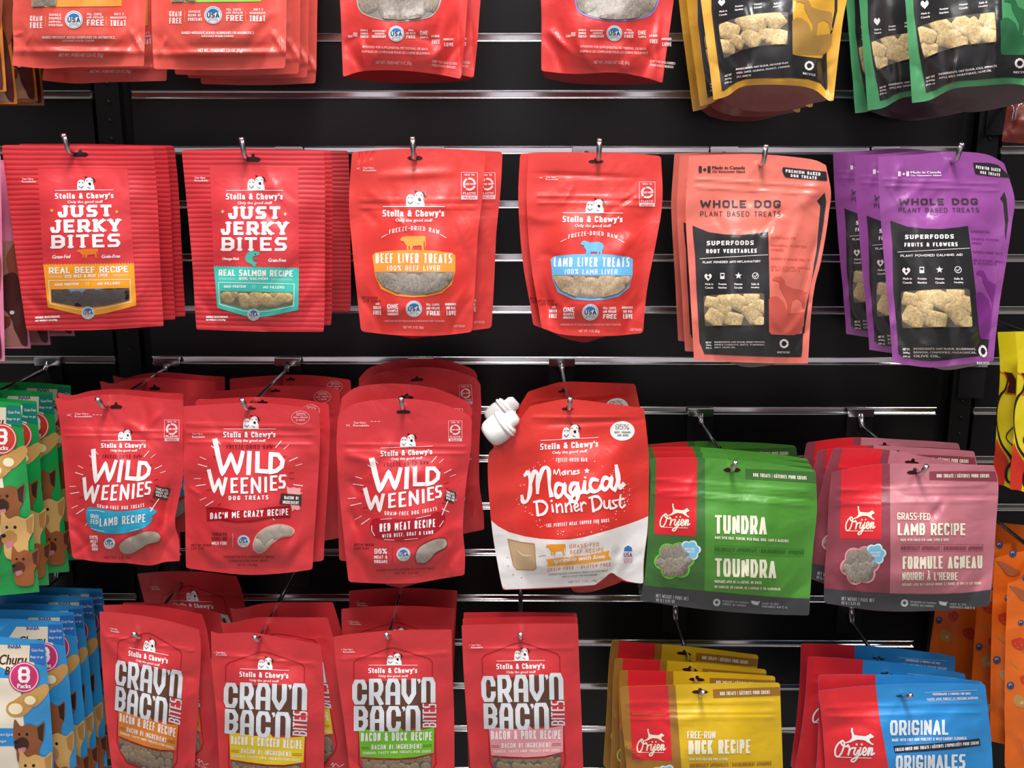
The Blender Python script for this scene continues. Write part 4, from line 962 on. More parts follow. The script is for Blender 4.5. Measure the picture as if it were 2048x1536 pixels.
sx = lambda a, b, n: [a - (a - b) * i / n for i in range(n)]
cxl = (XL + XLL) / 2
upright(cxl - .022, cxl + .012, [1.62 - .0254 * i for i in range(46)])
cxr = (XR + XRR) / 2
upright(cxr - .008, cxr + .022, [1.62 - .0254 * i for i in range(46)])

# ------------------------------------------------------------------ hooks
def hook(hx, hy, k, label, d=.235, tip=.017, ang=45, plate=True):
    """rod through the slot at pixel hx, hy (depth d), clipped into rail k"""
    p = U(hx, hy, d); x, z = p.x, p.z; zr = rail_z(k); R = .0031
    root = bpy.data.objects.new('display_hook', None); C.objects.link(root); root.location = (x, 0, z)
    tag(root, label, 'hook', 'chrome display hooks')
    a = math.radians(ang); L = -d - .006; pts = [(0, -.002, 0), (0, L * .5, 0), (0, L, 0)]
    for i in range(1, 5): q = a * i / 4; pts.append((0, L - .008 * math.sin(q), .008 * (1 - math.cos(q))))
    e = Vector(pts[-1]); pts.append(tuple(e + Vector((0, -math.cos(a), math.sin(a))) * tip))
    tube('rod', pts, R, STEEL, root)
    e = Vector(pts[-1]); v, f = tube_data([e, e + Vector((0, -math.cos(a), math.sin(a))) * .0018, e + Vector((0, -math.cos(a), math.sin(a))) * .0026], [R * 1.12, R * 1.05, R * .5]); new_obj('rod_tip', v, f, CHROME, root)
    h = zr - z
    # clip over the rail, throat and plate
    zt = h + .005
    v, f = box_data(-.019, .019, -.0075, -.002, zt - .0035, zt); v2, f2 = box_data(-.019, .019, -.0095, -.0068, zt - .012, zt - .0005)
    new_obj('rail_clip', v + v2, f + [tuple(i + 8 for i in q) for q in f2], CHROME, root, smooth=False)
    tube('throat', [(0, -.006, zt - .010), (0, -.012, max(zt - .02, .002)), (0, -.02, .0)], [.006, .005, .0034], STEEL, root)
    box('back_plate', -.019, .019, -.006, -.0022, min(h - .055, -.012), zt - .008, bsdf('hook_plate', '#242325', .3, metal=.3, spec=.6), root)
    return root

RF = foil(RED); RF2 = foil('#d6333a')
RIB = ribbed('#d0373e', '#ad1f28')
J = 'red ribbed jerky pouch'
# ------------------------------------------------------------------ second shelf row (eye level)
hook(146, 305, 2, 'chrome hook holding the ribbed red pouches with the orange band', ang=62)
b1 = Pouch('jerky_pouch', 'ribbed red jerky pouch with orange beef band, foremost on its hook', 'ribbed red pouches with an orange band', [(3, 290), (150, 289), (305, 292)], [(53, 661), (190, 660), (327, 652)],
           [(12, 360), (30, 500), (44, 600)], [(314, 380), (320, 520), (326, 630)], mat=RIB, prof='flat', puff=.016, seed=11, r=(8, 14, 9, 9), amp=.0008, und=.0010, tilt=(.012, 0))
hole(b1, 160, 309, 34, 8)
art_jerky(b1, then(homography([(372, 488), (705, 488), (822, 1150), (303, 1138)], [(368, 482), (712, 477), (872, 1122), (306, 1135)]), crop(3.2, 0, 260)), False); b1.finish()
b1.back('ribbed red jerky pouch behind the foremost orange-band pouch, only its right edge showing', .045, dx=.0, dy=.001, roll=.006)
b1.back('rearmost ribbed red pouch on the orange-band hook, a darker right edge', .068, dx=.002, dy=.0, roll=-.012)
hook(494, 314, 2, 'chrome hook holding the ribbed red pouches with the turquoise band', ang=66)
b2 = Pouch('jerky_pouch', 'ribbed red jerky pouch with turquoise salmon band, foremost on its hook', 'ribbed red pouches with a turquoise band', [(363, 300), (500, 297), (648, 301)], [(393, 659), (520, 663), (647, 664)],
           [(370, 370), (384, 520), (390, 620)], [(650, 370), (650, 520), (649, 630)], mat=RIB, prof='flat', puff=.016, seed=12, r=(8, 10, 9, 9), amp=.0009, und=.0011)
hole(b2, 506, 319, 32, 9); art_jerky(b2, crop(3.2, 340, 260), True); b2.finish()
b2.back('ribbed red jerky pouch second on the turquoise-band hook, right edge showing', .05, dx=.0, dy=.0)
b2.back('rearmost ribbed red pouch on the turquoise-band hook, set back and darker', .165, dx=.002, dy=-.002, roll=-.02)

hook(829, 315, 2, 'chrome hook holding the red liver pouches with the orange window', ang=72)
b3 = Pouch('liver_pouch', 'smooth red pouch with orange cow and orange-rimmed liver window, foremost', 'smooth red pouches with an orange cow', [(704, 304), (770, 299), (830, 297), (900, 298), (971, 302)], [(722, 663), (800, 671), (880, 671), (944, 664)],
           [(698, 400), (703, 480), (713, 580)], [(966, 380), (956, 470), (951, 560)], mat=foil('#d83b36'), seed=13, crease=20, zips=(.27, .31), r=(10, 10, 8, 8), tilt=(0, .01),
           ridges=[((722, 300), (718, 325), 3, -.0018), ((735, 300), (730, 322), 3, -.0016), ((748, 302), (742, 318), 3, -.0014), ((760, 352), (900, 345), 9, .0022), ((900, 400), (950, 520), 12, .003)])
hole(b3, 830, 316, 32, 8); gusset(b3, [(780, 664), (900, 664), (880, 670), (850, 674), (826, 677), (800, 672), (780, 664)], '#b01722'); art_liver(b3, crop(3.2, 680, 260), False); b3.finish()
b3.back('smooth red liver pouch behind the orange-cow pouch, right side showing', .035, dx=.020, dy=-.002, roll=-.015)
hook(1196, 318, 2, 'chrome hook holding the red liver pouches with the blue window', ang=70)
b4 = Pouch('liver_pouch', 'smooth red pouch with blue sheep and blue-rimmed liver window, foremost', 'smooth red pouches with a blue sheep', [(1057, 307), (1120, 305), (1190, 305), (1260, 306), (1322, 312)], [(1083, 656), (1130, 670), (1220, 672), (1286, 666)],
           [(1053, 400), (1061, 520), (1076, 610)], [(1325, 400), (1313, 480), (1294, 580)], mat=foil('#d83b36'), seed=14, crease=20, zips=(.24, .28), r=(8, 10, 8, 8), tilt=(0, .01),
           ridges=[((1085, 348), (1260, 355), 5, -.0016), ((1258, 470), (1236, 512), 14, .004), ((1085, 560), (1105, 650), 9, -.003), ((1240, 410), (1268, 392), 4, -.0022)])
hole(b4, 1192, 323, 32, 6)
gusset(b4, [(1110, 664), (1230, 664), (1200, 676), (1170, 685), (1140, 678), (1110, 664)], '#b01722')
art_liver(b4, then(homography([(272, 512), (668, 512), (640, 1185), (302, 1115)], [(337, 550), (722, 552), (682, 1207), (342, 1136)]), crop(3.2, 1020, 260)), True); b4.finish()
b4.back('smooth red liver pouch behind the blue-sheep pouch, left edge showing', .02, dx=-.010, dy=.0)

# coral and purple plant-based pouches
WPC = dict(panel=[(197, 586), (300, 628), (400, 641), (500, 644), (600, 634), (664, 624), (672, 900), (676, 1245), (780, 1262), (884, 1250), (900, 1300), (900, 1460), (560, 1460), (230, 1460), (225, 1000), (215, 760)],
           side_=[(666, 624), (760, 590), (860, 520), (960, 430), (985, 470), (965, 700), (945, 900), (895, 1120), (850, 1215), (828, 1260), (678, 1255), (672, 900)],
           sliver=[(1012, 384), (1021, 440), (1000, 640), (955, 870), (945, 960), (905, 1110), (886, 1250), (872, 1250), (892, 1110), (925, 960), (940, 870), (965, 640), (975, 500), (960, 440)],
           win=[(268, 1018), (450, 1004), (640, 1002), (642, 1100), (640, 1200), (500, 1200), (276, 1206), (270, 1110)])
hook(1522, 328, 2, 'chrome hook holding the coral pouches', ang=66)
CO = '#e87869'
b5 = Pouch('biscuit_pouch', 'coral and black plant biscuit pouch, foremost on its hook', 'coral and black plant biscuit pouches', [(1378, 312), (1450, 309), (1530, 309), (1620, 318), (1652, 330)], [(1388, 720), (1470, 724), (1560, 727), (1616, 727)],
           [(1372, 400), (1372, 450), (1380, 580)], [(1662, 384), (1658, 423), (1652, 468), (1641, 527), (1630, 570), (1622, 630)], mat=gloss(CO), seed=15, crease=20, amp=.0013, zips=(.11, .15), r=(2, 3, 2, 2), tilt=(-.01, 0), puff=.026,
           ridges=[((1440, 480), (1560, 470), 14, .003), ((1600, 430), (1560, 560), 10, .003), ((1600, 600), (1640, 460), 8, -.0025)])
b5.clip['label_panel'] = b5.clip['side_label'] = 13; b5.clip['edge_print'] = 8
plant_head(b5, crop(3.071, 1320, 260), '#3c2c30', [(755, 228), (1022, 256), (1028, 312), (900, 302), (770, 290), (750, 250)])
art_plant(b5, crop(3.071, 1320, 260), CO, '#c95a4e', 'ROOT VEGETABLES', 'PLANT POWERED ANTI-INFLAMMATORY', ingr=('INGREDIENTS: OAT FLOUR, SWEET POTATO,', 'MAPLE CARROTS, BEETS, TURMERIC,', 'SALT, OLIVE OIL.'), **WPC)
gusset(b5, [(1450, 722), (1560, 724), (1530, 732), (1490, 734), (1450, 722)], '#8d8580', d_in=.02)
b5.finish()
b5.back('coral and black biscuit pouch second on its hook, left edge showing', .055, dx=-.002, dy=.0)
b5.back('rearmost coral and black biscuit pouch against the slat wall side', .115, dx=.0, dy=.002, roll=.008)
hook(1905, 321, 2, 'chrome hook holding the purple pouches', ang=58)
PU = '#984f9a'
b6 = Pouch('biscuit_pouch', 'purple and black plant biscuit pouch, foremost on its hook', 'purple and black plant biscuit pouches', [(1756, 313), (1830, 309), (1900, 303), (1970, 308), (2008, 326)], [(1785, 725), (1860, 735), (1930, 728), (1987, 722)],
           [(1759, 400), (1768, 520), (1780, 650)], [(2029, 395), (2024, 445), (2018, 490), (2008, 553), (2000, 602), (1992, 670)], mat=gloss(PU), seed=16, crease=20, amp=.0013, zips=(.11, .14), r=(2, 6, 3, 2), tilt=(-.012, 0), puff=.026,
           ridges=[((1800, 330), (1790, 380), 8, .003), ((1820, 690), (1930, 700), 10, .004), ((1900, 640), (1900, 720), 14, -.004)])
b6.clip['label_panel'] = b6.clip['side_label'] = 13; b6.clip['edge_print'] = 8
HP = homography([(247, 430), (742, 430), (640, 1205), (275, 1205)], [(485, 420), (968, 418), (940, 1218), (503, 1216)])
TP = then(HP, crop(3.071, 1640, 260))
b6.T = TP
plant_head(b6, TP, '#f0dff0', [(940, 200), (1040, 202), (1095, 215), (1172, 292), (1060, 284), (955, 270)], sl=.14, T2=crop(3.071, 1640, 260), tw=((958, 216, 1108, 236), (985, 250, 1105, 268)))
art_plant(b6, TP, PU, '#7c3180', 'FRUITS & FLOWERS', 'PLANT POWERED CALMING AID', ingr=('INGREDIENTS: OAT FLOUR, BLUEBERRIES,', 'BANANA, CHAMOMILE, MADAGASCAR,', 'OLIVE OIL.'), rx=684, Ts=then(lambda p: np.stack([np.where(p[..., 0] > 668, 668 + (p[..., 0] - 668) * .72, p[..., 0]), p[..., 1]], -1), TP), **WPC)
gusset(b6, [(1850, 730), (1960, 726), (1930, 735), (1890, 740), (1850, 730)], '#9c9698', d_in=.02)
b6.finish()
b6.back('purple and black biscuit pouch second on its hook, left strip showing', .075, dx=-.003, dy=.001)
b6.back('rearmost purple and black biscuit pouch near the slat wall', .175, dx=.0, dy=.004, roll=.01)

# ------------------------------------------------------------------ third shelf row
hook(213, 812, 6, 'chrome hook holding the red pouches with the blue sausage band')
c1 = Pouch('treat_pouch', 'red pouch with blue sausage-shaped band and white hand lettering, foremost', 'red pouches with a blue sausage band', [(110, 795), (140, 801), (180, 792), (240, 789), (320, 797), (366, 800)], [(145, 1116), (200, 1124), (250, 1126), (300, 1131), (330, 1124), (360, 1122)],
           [(121, 860), (131, 980), (138, 1060)], [(366, 900), (365, 960), (350, 1040), (358, 1080)], mat=RF, seed=21, crease=22, zips=(.2, .235), amp=.0014, r=(6, 8, 8, 8), puff=.026,
           ridges=[((345, 960), (325, 1060), 9, -.004), ((150, 1110), (185, 1080), 6, -.003), ((300, 1128), (290, 1060), 8, .004), ((250, 845), (300, 870), 9, .0025)])
hole(c1, 232, 814, 26, 7); art_weenie(c1, crop(3.071, 0, 700), True); c1.finish()
c1.copy('red pouch second on the blue-sausage hook, only its top edge showing behind the foremost', (130, 784), (352, 788), .19, yaw=.05)
c1.copy('red pouch third on the blue-sausage hook, top with a round hang hole showing', (203, 762), (427, 762), .10)
c1.copy('rearmost dark red pouch on the blue-sausage hook, top under the rail', (222, 751), (453, 753), .055)
hook(496, 814, 6, 'chrome hook holding the red pouches with the dark red ribbon band')
c2 = Pouch('treat_pouch', 'red pouch with dark red ribbon band and pink pig, foremost', 'red pouches with a dark red ribbon band', [(361, 813), (420, 809), (494, 806), (570, 810), (638, 820)], [(372, 1136), (430, 1144), (500, 1150), (570, 1146), (625, 1139)],
           [(365, 900), (370, 1020), (371, 1090)], [(640, 880), (635, 980), (628, 1080)], mat=RF, seed=22, crease=12, zips=(.11, .16, .22), amp=.0009, r=(6, 8, 9, 9), puff=.022,
           ridges=[((378, 975), (400, 990), 5, .002), ((395, 1090), (450, 1130), 10, .003), ((600, 1080), (560, 1130), 10, .003)])
hole(c2, 501, 817, 24, 4); art_bacon(c2, crop(3.072, 340, 700)); c2.finish()
c2.copy('red pouch second on the ribbon-band hook, arched top just behind the foremost', (392, 802), (655, 806), .205, yaw=-.06)
c2.copy('red pouch third on the ribbon-band hook, leaning right with its round mark showing', (424, 784), (676, 779), .125)
c2.copy('rearmost red pouch on the ribbon-band hook, top corner near the rail', (463, 757), (697, 760), .045)
hook(807, 814, 6, 'chrome hook holding the red pouches with the dark red sausage band', ang=50)
c3 = Pouch('treat_pouch', 'red pouch with dark red sausage band and printed signpost, foremost', 'red pouches with a dark red sausage band', [(676, 832), (700, 811), (740, 801), (800, 797), (870, 804), (930, 826), (944, 842)], [(697, 1164), (760, 1167), (830, 1166), (880, 1158), (929, 1150)],
           [(673, 900), (680, 1000), (690, 1100)], [(941, 905), (933, 960), (926, 1050), (930, 1110)], mat=RF, seed=23, crease=20, zips=(.17, .215), amp=.0013, r=(4, 4, 8, 9), puff=.026,
           ridges=[((690, 910), (740, 920), 8, .003), ((700, 1020), (715, 1060), 7, -.003), ((890, 1080), (905, 1150), 8, .003), ((700, 960), (720, 990), 8, -.003)])
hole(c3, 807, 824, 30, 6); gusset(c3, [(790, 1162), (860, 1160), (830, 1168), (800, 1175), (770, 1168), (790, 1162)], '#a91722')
art_weenie(c3, crop(3.072, 640, 700), False); c3.finish()
c3.copy('red pouch second on the signpost-print hook, top left corner showing', (684, 793), (946, 822), .195, yaw=.06)
c3.copy('red pouch third on the signpost-print hook, leaning out at the right', (722, 776), (953, 768), .125, yaw=-.05)
c3.copy('rearmost red pouch on the signpost-print hook, arched top under the rail', (724, 756), (948, 750), .055)

# the large pouch with the white screw cap
hook(1138, 814, 6, 'chrome hook holding the spouted red and white pouches', ang=50)
c4 = Pouch('spouted_pouch', 'large red and white pouch with white screw cap, foremost', 'red and white pouches with a white screw cap', [(1060, 812), (1100, 803), (1140, 798), (1210, 806), (1288, 816)], [(1006, 1180), (1100, 1177), (1190, 1170), (1222, 1146), (1245, 1162), (1287, 1168)],
           [(1022, 862), (985, 898), (977, 912), (976, 960), (984, 1060), (999, 1150)], [(1297, 900), (1298, 960), (1296, 1050), (1288, 1120)], mat=foil('#d8352e'), seed=24, crease=12, zips=(.06,), amp=.0010, r=(3, 6, 8, 8), puff=.03,
           ridges=[((1085, 850), (1280, 838), 6, -.002), ((1222, 1150), (1236, 1100), 10, -.005), ((1000, 990), (1060, 980), 18, .0015)])
hole(c4, 1135, 818, 24, 5)
c4.T = crop(3.2, 940, 740)
c4.poly('white_base', [(134, 962), (180, 1000), (250, 1038), (350, 1065), (450, 1080), (560, 1087), (640, 1085), (720, 1072), (800, 1050), (900, 1022), (1000, 990), (1080, 962), (1144, 934), (1140, 1000), (1120, 1250), (1108, 1362), (1085, 1368), (1000, 1350), (905, 1300), (860, 1330), (800, 1376), (560, 1390), (225, 1405), (205, 1390), (185, 1300), (150, 1120)], '#e9e6e4', 1, mat=foil('#e9e6e4'))
brand(c4, 635, 462, 372, sl=-.055)
c4.disc('percent_mark', 975, 390, 79, 62, '#f1efee', 1); c4.word('percent_mark', '95%', 930, 345, 1018, 378, 4.5, '#8a8482', 3, sl=.02); c4.word('percent_mark', 'BEEF, ORGANS', 925, 392, 1028, 404, 2.6, '#5d5856', 3); c4.word('percent_mark', 'AND BONE', 942, 411, 1014, 424, 2.8, '#5d5856', 3)
c4.word('title_lettering', 'FREEZE-DRIED RAW', 552, 562, 750, 586, 3.4, WHITE, gap=6)
def script(b, strokes, w, col=WHITE, part='title_lettering'):
    for q in strokes: b.line(part, q, [w * (1.15 if i % 2 else .75) for i in range(len(q))], col, 3, smooth=True)
M_ = [[(352, 672), (372, 656), (384, 700), (384, 780), (366, 836), (340, 842), (332, 808)], [(388, 730), (408, 655), (430, 660), (434, 720), (432, 785)], [(436, 735), (460, 645), (488, 622), (505, 650), (508, 740), (520, 800)],
      [(600, 740), (560, 730), (545, 775), (560, 812), (590, 790), (605, 735), (610, 790), (630, 810)], [(690, 725), (655, 730), (640, 770), (665, 790), (690, 740), (692, 790), (680, 840), (645, 835), (660, 805), (730, 775)],
      [(735, 715), (730, 770), (750, 785), (772, 765)], [(815, 705), (785, 700), (768, 735), (785, 775), (820, 770), (840, 745)], [(895, 700), (862, 690), (845, 730), (860, 765), (890, 740), (905, 690), (905, 750), (925, 765)], [(925, 765), (950, 700), (935, 605), (945, 680), (958, 755), (980, 735)]]
script(c4, M_, 25)
script(c4, [[(425, 846), (434, 925)], [(410, 845), (462, 840), (494, 872), (478, 915), (436, 932)]], 17)
script(c4, [[(525, 862), (531, 905)], [(552, 858), (558, 910)], [(556, 880), (575, 858), (588, 872), (592, 908)], [(610, 855), (616, 907)], [(614, 876), (632, 852), (646, 868), (650, 903)],
            [(668, 882), (690, 872), (686, 852), (668, 868), (676, 902), (698, 892)], [(708, 850), (715, 900)], [(712, 870), (726, 848), (742, 856)]], 12)
for x, y in ((522, 838), (737, 688)): c4.disc('title_lettering', x, y, 8, 8, WHITE, 3, 10)
script(c4, [[(780, 822), (790, 902)], [(764, 818), (815, 810), (842, 845), (828, 882), (792, 902)]], 16)
script(c4, [[(858, 838), (862, 878), (885, 880), (893, 838)], [(893, 838), (898, 885), (910, 882)], [(938, 833), (914, 840), (922, 858), (938, 872), (914, 888)], [(964, 800), (958, 858), (972, 882), (990, 866)], [(945, 832), (982, 824)]], 13)
script(c4, [[(535, 665), (540, 640), (552, 670), (568, 635), (578, 675)], [(605, 645), (588, 660), (600, 672), (608, 645), (612, 670)], [(622, 645), (626, 668), (630, 648), (640, 645)], [(648, 645), (652, 668)], [(662, 658), (674, 648), (664, 645), (664, 668), (680, 662)], [(700, 640), (686, 645), (700, 655), (686, 664)]], 7)
c4.poly('title_lettering', [(748 + (20 if k % 2 == 0 else 9) * math.sin(k * math.pi / 5), 645 - (20 if k % 2 == 0 else 9) * math.cos(k * math.pi / 5)) for k in range(10)], WHITE, 3)
rg = random.Random(5)
for i in range(95):
    a = rg.uniform(0, 6.28); rr = rg.uniform(.92, 1.12); x = 660 + 330 * rr * math.cos(a); y = 800 + 235 * rr * math.sin(a)
    if 400 < y < 560 and 430 < x < 830: continue
    c4.disc('sprinkle_print', x, y, rg.uniform(2, 4.5), rg.uniform(2, 4.5), '#f4c9c4', 2, 6)
c4.word('title_lettering', 'THE PERFECT MEAL TOPPER FOR DOGS', 487, 985, 890, 1008, 4, WHITE, sl=-.085, gap=5, arc=0)
c4.window([(242, 1082), (330, 1102), (412, 1112), (418, 1200), (422, 1268), (405, 1282), (300, 1276), (278, 1250), (262, 1180)], [], back='#caa97c', border='#b9895a', bw=5)
c4.line('window', [(300, 1150), (340, 1185), (395, 1190)], [4, 14, 4], '#e6d2b4', 4, smooth=True)
cow(c4, 485, 1114, 612, 1186, '#e8992c')
OR = '#dc8a3e'
c4.word('flavour_band', 'GRASS-FED', 637, 1118, 826, 1142, 4.2, OR, sl=-.08, gap=6); c4.word('flavour_band', 'BEEF RECIPE', 640, 1153, 856, 1178, 4.2, OR, sl=-.08, gap=6)
c4.poly('flavour_band', [(486, 1212), (600, 1200), (750, 1185), (893, 1156), (886, 1185), (905, 1212), (750, 1238), (600, 1250), (490, 1258), (500, 1235)], '#eea43c', 2)
c4.text('flavour_band', 'sprinkle with love', 530, 1205, 857, 1246, WHITE, 3, sl=-.09, ital=.35, bold=1.6)
c4.word('flavour_band', 'GRAIN-FREE * GLUTEN-FREE', 495, 1268, 902, 1290, 4, OR, sl=-.09, gap=6)
c4.line('flavour_band', [(442, 1195), (462, 1188), (482, 1188)], 3, '#8d7a66')
c4.disc('origin_badge', 1012, 1186, 36, 62, '#dcdde6', 2); c4.poly('origin_badge', [(985, 1160), (990, 1135), (1012, 1122), (1034, 1135), (1038, 1160)], '#3a6fb4', 3); c4.word('origin_badge', 'USA', 985, 1168, 1038, 1196, 5, '#7d5560', 4); c4.lines('origin_badge', [(990 + i * 9, 1205, 990 + i * 9, 1235) for i in range(6)], 3, '#c05a62', 3)
c4.text(LIN, 'INTENDED FOR DOGS. SUPPLEMENTAL FEEDING ONLY FOOD TREATS', 505, 1305, 880, 1316, '#6f6a68', sl=-.07); c4.text(LIN, 'MADE IN A FACILITY THAT PROCESSES BEEF', 590, 1318, 815, 1329, '#6f6a68', sl=-.06)
c4.text(LIN, 'NET WT. 7 OZ (198g)', 630, 1350, 815, 1368, '#7d7876', sl=-.05)
for x, y in ((245, 1255), (275, 1310), (330, 1330), (240, 1200)): c4.disc(LIN, x, y, 5, 5, '#e0a160', 2, 7)
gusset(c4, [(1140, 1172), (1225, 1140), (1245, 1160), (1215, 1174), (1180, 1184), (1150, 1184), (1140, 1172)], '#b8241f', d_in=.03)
PLAS = bsdf('white_plastic', '#eeeeec', .3, spec=.5)
def spout(s, root):
    A = Vector(U(1022, 838, s.d + .006)) - s.pivot; Bp = Vector(U(982, 868, s.d + .006)) - s.pivot; ax = (Bp - A).normalized(); L = (Bp - A).length
    def ring_tube(name, a, c, rs, n=28, ridge=0):
        pts = [A + ax * (a + (c - a) * i / (len(rs) - 1)) for i in range(len(rs))]; v, f = tube_data(pts, rs, n)
        if ridge:
            for i, p in enumerate(v):
                k = i % n; j = i // n
                if 0 < j < len(rs) - 1 and k % 2: v[i] = p + (pts[j] - p) * .06
        return new_obj(name, v, f, PLAS, root)
    m = .00062
    ring_tube('spout_neck', -14 * m, 16 * m, [11 * m, 17 * m, 17 * m, 19 * m, 19 * m], n=20)
    ring_tube('spout_flange', 6 * m, 14 * m, [24 * m, 28 * m, 28 * m, 26 * m])
    ring_tube('screw_cap', 18 * m, 60 * m, [24 * m, 29 * m, 30 * m, 30 * m, 29.5 * m, 29 * m, 27 * m, 22 * m], n=44, ridge=1)
    ring_tube('tamper_ring', 12 * m, 20 * m, [26 * m, 31 * m, 31 * m, 29 * m], n=36)
c4.extra.append(spout); c4.finish()
c4.copy('red and white spouted pouch behind the foremost, top and white cap showing', (1056, 783), (1270, 768), .15)

# running-dog pouches
c5T = crop(3.072, 1260, 780)
hook(1462, 936, 7, 'chrome hook holding the green pouches, fully visible from rail to tip')
GR = '#4f9236'; GD = '#3d6e33'; BIO = 'BIOLOGICALLY APPROPRIATE | BIOLOGIQUEMENT APPROPRI\u00c9'; DT = 'DOG TREATS | G\u00c2TERIES POUR CHIENS'
c5 = Pouch('treat_pouch', 'green pouch with red panel and leaping dog, foremost on its hook', 'green pouches with a red panel', [(1299, 916), (1400, 915), (1480, 921), (1560, 929), (1631, 940)], [(1279, 1201), (1400, 1218), (1520, 1228), (1618, 1231)],
           [(1301, 960), (1296, 1060), (1290, 1150)], [(1634, 1020), (1626, 1100), (1621, 1180)], mat=foil(GR), seed=25, crease=10, zips=(.15, .22, .25), amp=.0010, r=(6, 10, 8, 8), puff=.022, prof='flat',
           ridges=[((1420, 985), (1620, 1000), 5, -.002), ((1530, 1000), (1540, 1060), 14, .003)])
hole(c5, 1464, 940, 36, 8)
tx = [('TUNDRA', (522, 768, 840, 882), 19, CREAM, .02), ('MADE WITH GOAT, VENISON, WILD BOAR, DUCK, LAMB & MACKEREL', (522, 897, 975, 914), 3, CREAM, .05), (BIO, (520, 966, 1070, 990), 4, '#2f6a26', .04),
      ('TOUNDRA', (522, 1033, 898, 1146), 19, CREAM, .03), ('PR\u00c9PAR\u00c9E AVEC DE LA CH\u00c8VRE, DU GIBIER,', (520, 1168, 812, 1184), 3.2, CREAM, .03), ('DU SANGLIER, DU CANARD, DE L\'AGNEAU ET DU MAQUEREAU', (520, 1200, 922, 1216), 3.2, CREAM, .04), (DT, (757, 510, 1085, 532), 4.2, CREAM, .06)]
art_orijen(c5, c5T, GR, GD, [(710, 484), (900, 492), (1136, 504), (1146, 570), (900, 556), (710, 545)], tx, '#6cc23a')
c5.lines('title_lettering', [(520, 955, 1070, 978), (520, 1004, 1070, 1024)], 1.6, '#2f6a26')
foot(c5, [(61, 1200), (250, 1218), (456, 1237), (700, 1260), (900, 1275), (1150, 1283), (1150, 1450), (20, 1450), (20, 1196)], 160, 1252, .1, (533, 1305))
c5.finish()
c5.back('green pouch second on its hook, top edge just behind the foremost', .018, dx=.0, dy=.002)
c5.back('green pouch third on its hook, its crimped top showing', .034, dx=.0, dy=.004, roll=-.005)
c5.copy('rearmost green pouch on its hook, top with rounded corner showing', (1292, 890), (1588, 891), .10)
hook(1836, 944, 7, 'chrome hook holding the dusty pink pouches, fully visible from rail to tip')
PK = '#bf7480'; PD = '#8a3f4c'
c6 = Pouch('treat_pouch', 'dusty pink pouch with red panel and leaping dog, foremost on its hook', 'dusty pink pouches with a red panel', [(1664, 944), (1760, 928), (1880, 928), (1988, 930)], [(1648, 1206), (1760, 1222), (1880, 1221), (1979, 1212)],
           [(1658, 1000), (1654, 1080), (1649, 1150)], [(1997, 970), (1992, 1050), (1986, 1140)], mat=foil(PK), seed=26, crease=10, zips=(.14, .22, .25), amp=.0012, r=(6, 4, 8, 8), puff=.022, prof='flat', tilt=(0, .006),
           ridges=[((1800, 995), (1990, 992), 5, -.002), ((1880, 1000), (1900, 1060), 16, .004), ((1860, 1040), (1890, 1000), 8, -.003)])
hole(c6, 1830, 945, 34, 7)
tx = [('GRASS-FED', (597, 752, 802, 796), 7.5, CREAM, .02), ('LAMB RECIPE', (600, 818, 1016, 892), 14, CREAM, 0), ('MADE WITH GRASS-FED LAMB, LIVER & TRIPE', (618, 912, 915, 928), 3, CREAM, 0), (BIO, (622, 960, 1125, 982), 4, PD, 0),
      ('FORMULE AGNEAU', (630, 1022, 1120, 1100), 14, CREAM, -.01), ('NOURRI \u00c0 L\'HERBE', (628, 1120, 968, 1168), 8.5, CREAM, 0), ('PR\u00c9PAR\u00c9E AVEC DE L\'AGNEAU NOURRI \u00c0 L\'HERBE, LE FOIE ET LES TRIPES', (626, 1188, 1112, 1204), 3.2, CREAM, -.02), (DT, (840, 516, 1162, 538), 4.2, CREAM, 0)]
art_orijen(c6, then(affine([(160, 420), (412, 430), (405, 900), (148, 885), (460, 1236)], [(258, 420), (502, 430), (496, 922), (242, 917), (558, 1262)]), crop(3.071, 1600, 780)), PK, PD,
           [(795, 500), (980, 498), (1200, 500), (1212, 560), (1000, 556), (795, 552)], tx, '#e0909c', own=crop(3.071, 1600, 780))
c6.lines('title_lettering', [(622, 948, 1128, 948), (622, 992, 1128, 990)], 1.6, PD)
foot(c6, [(148, 1218), (350, 1238), (560, 1252), (800, 1256), (1000, 1248), (1210, 1222), (1210, 1450), (120, 1450), (120, 1214)], 255, 1270, .06, (642, 1308))
c6.finish()
c6.copy('dusty pink pouch second on its hook, tilted with its left corner raised', (1666, 895), (1978, 938), .21)
c6.copy('dusty pink pouch third on its hook, label strip showing above', (1634, 900), (1948, 902), .19)
c6.copy('rearmost dusty pink pouch on its hook, top edge showing', (1611, 884), (1918, 886), .15)

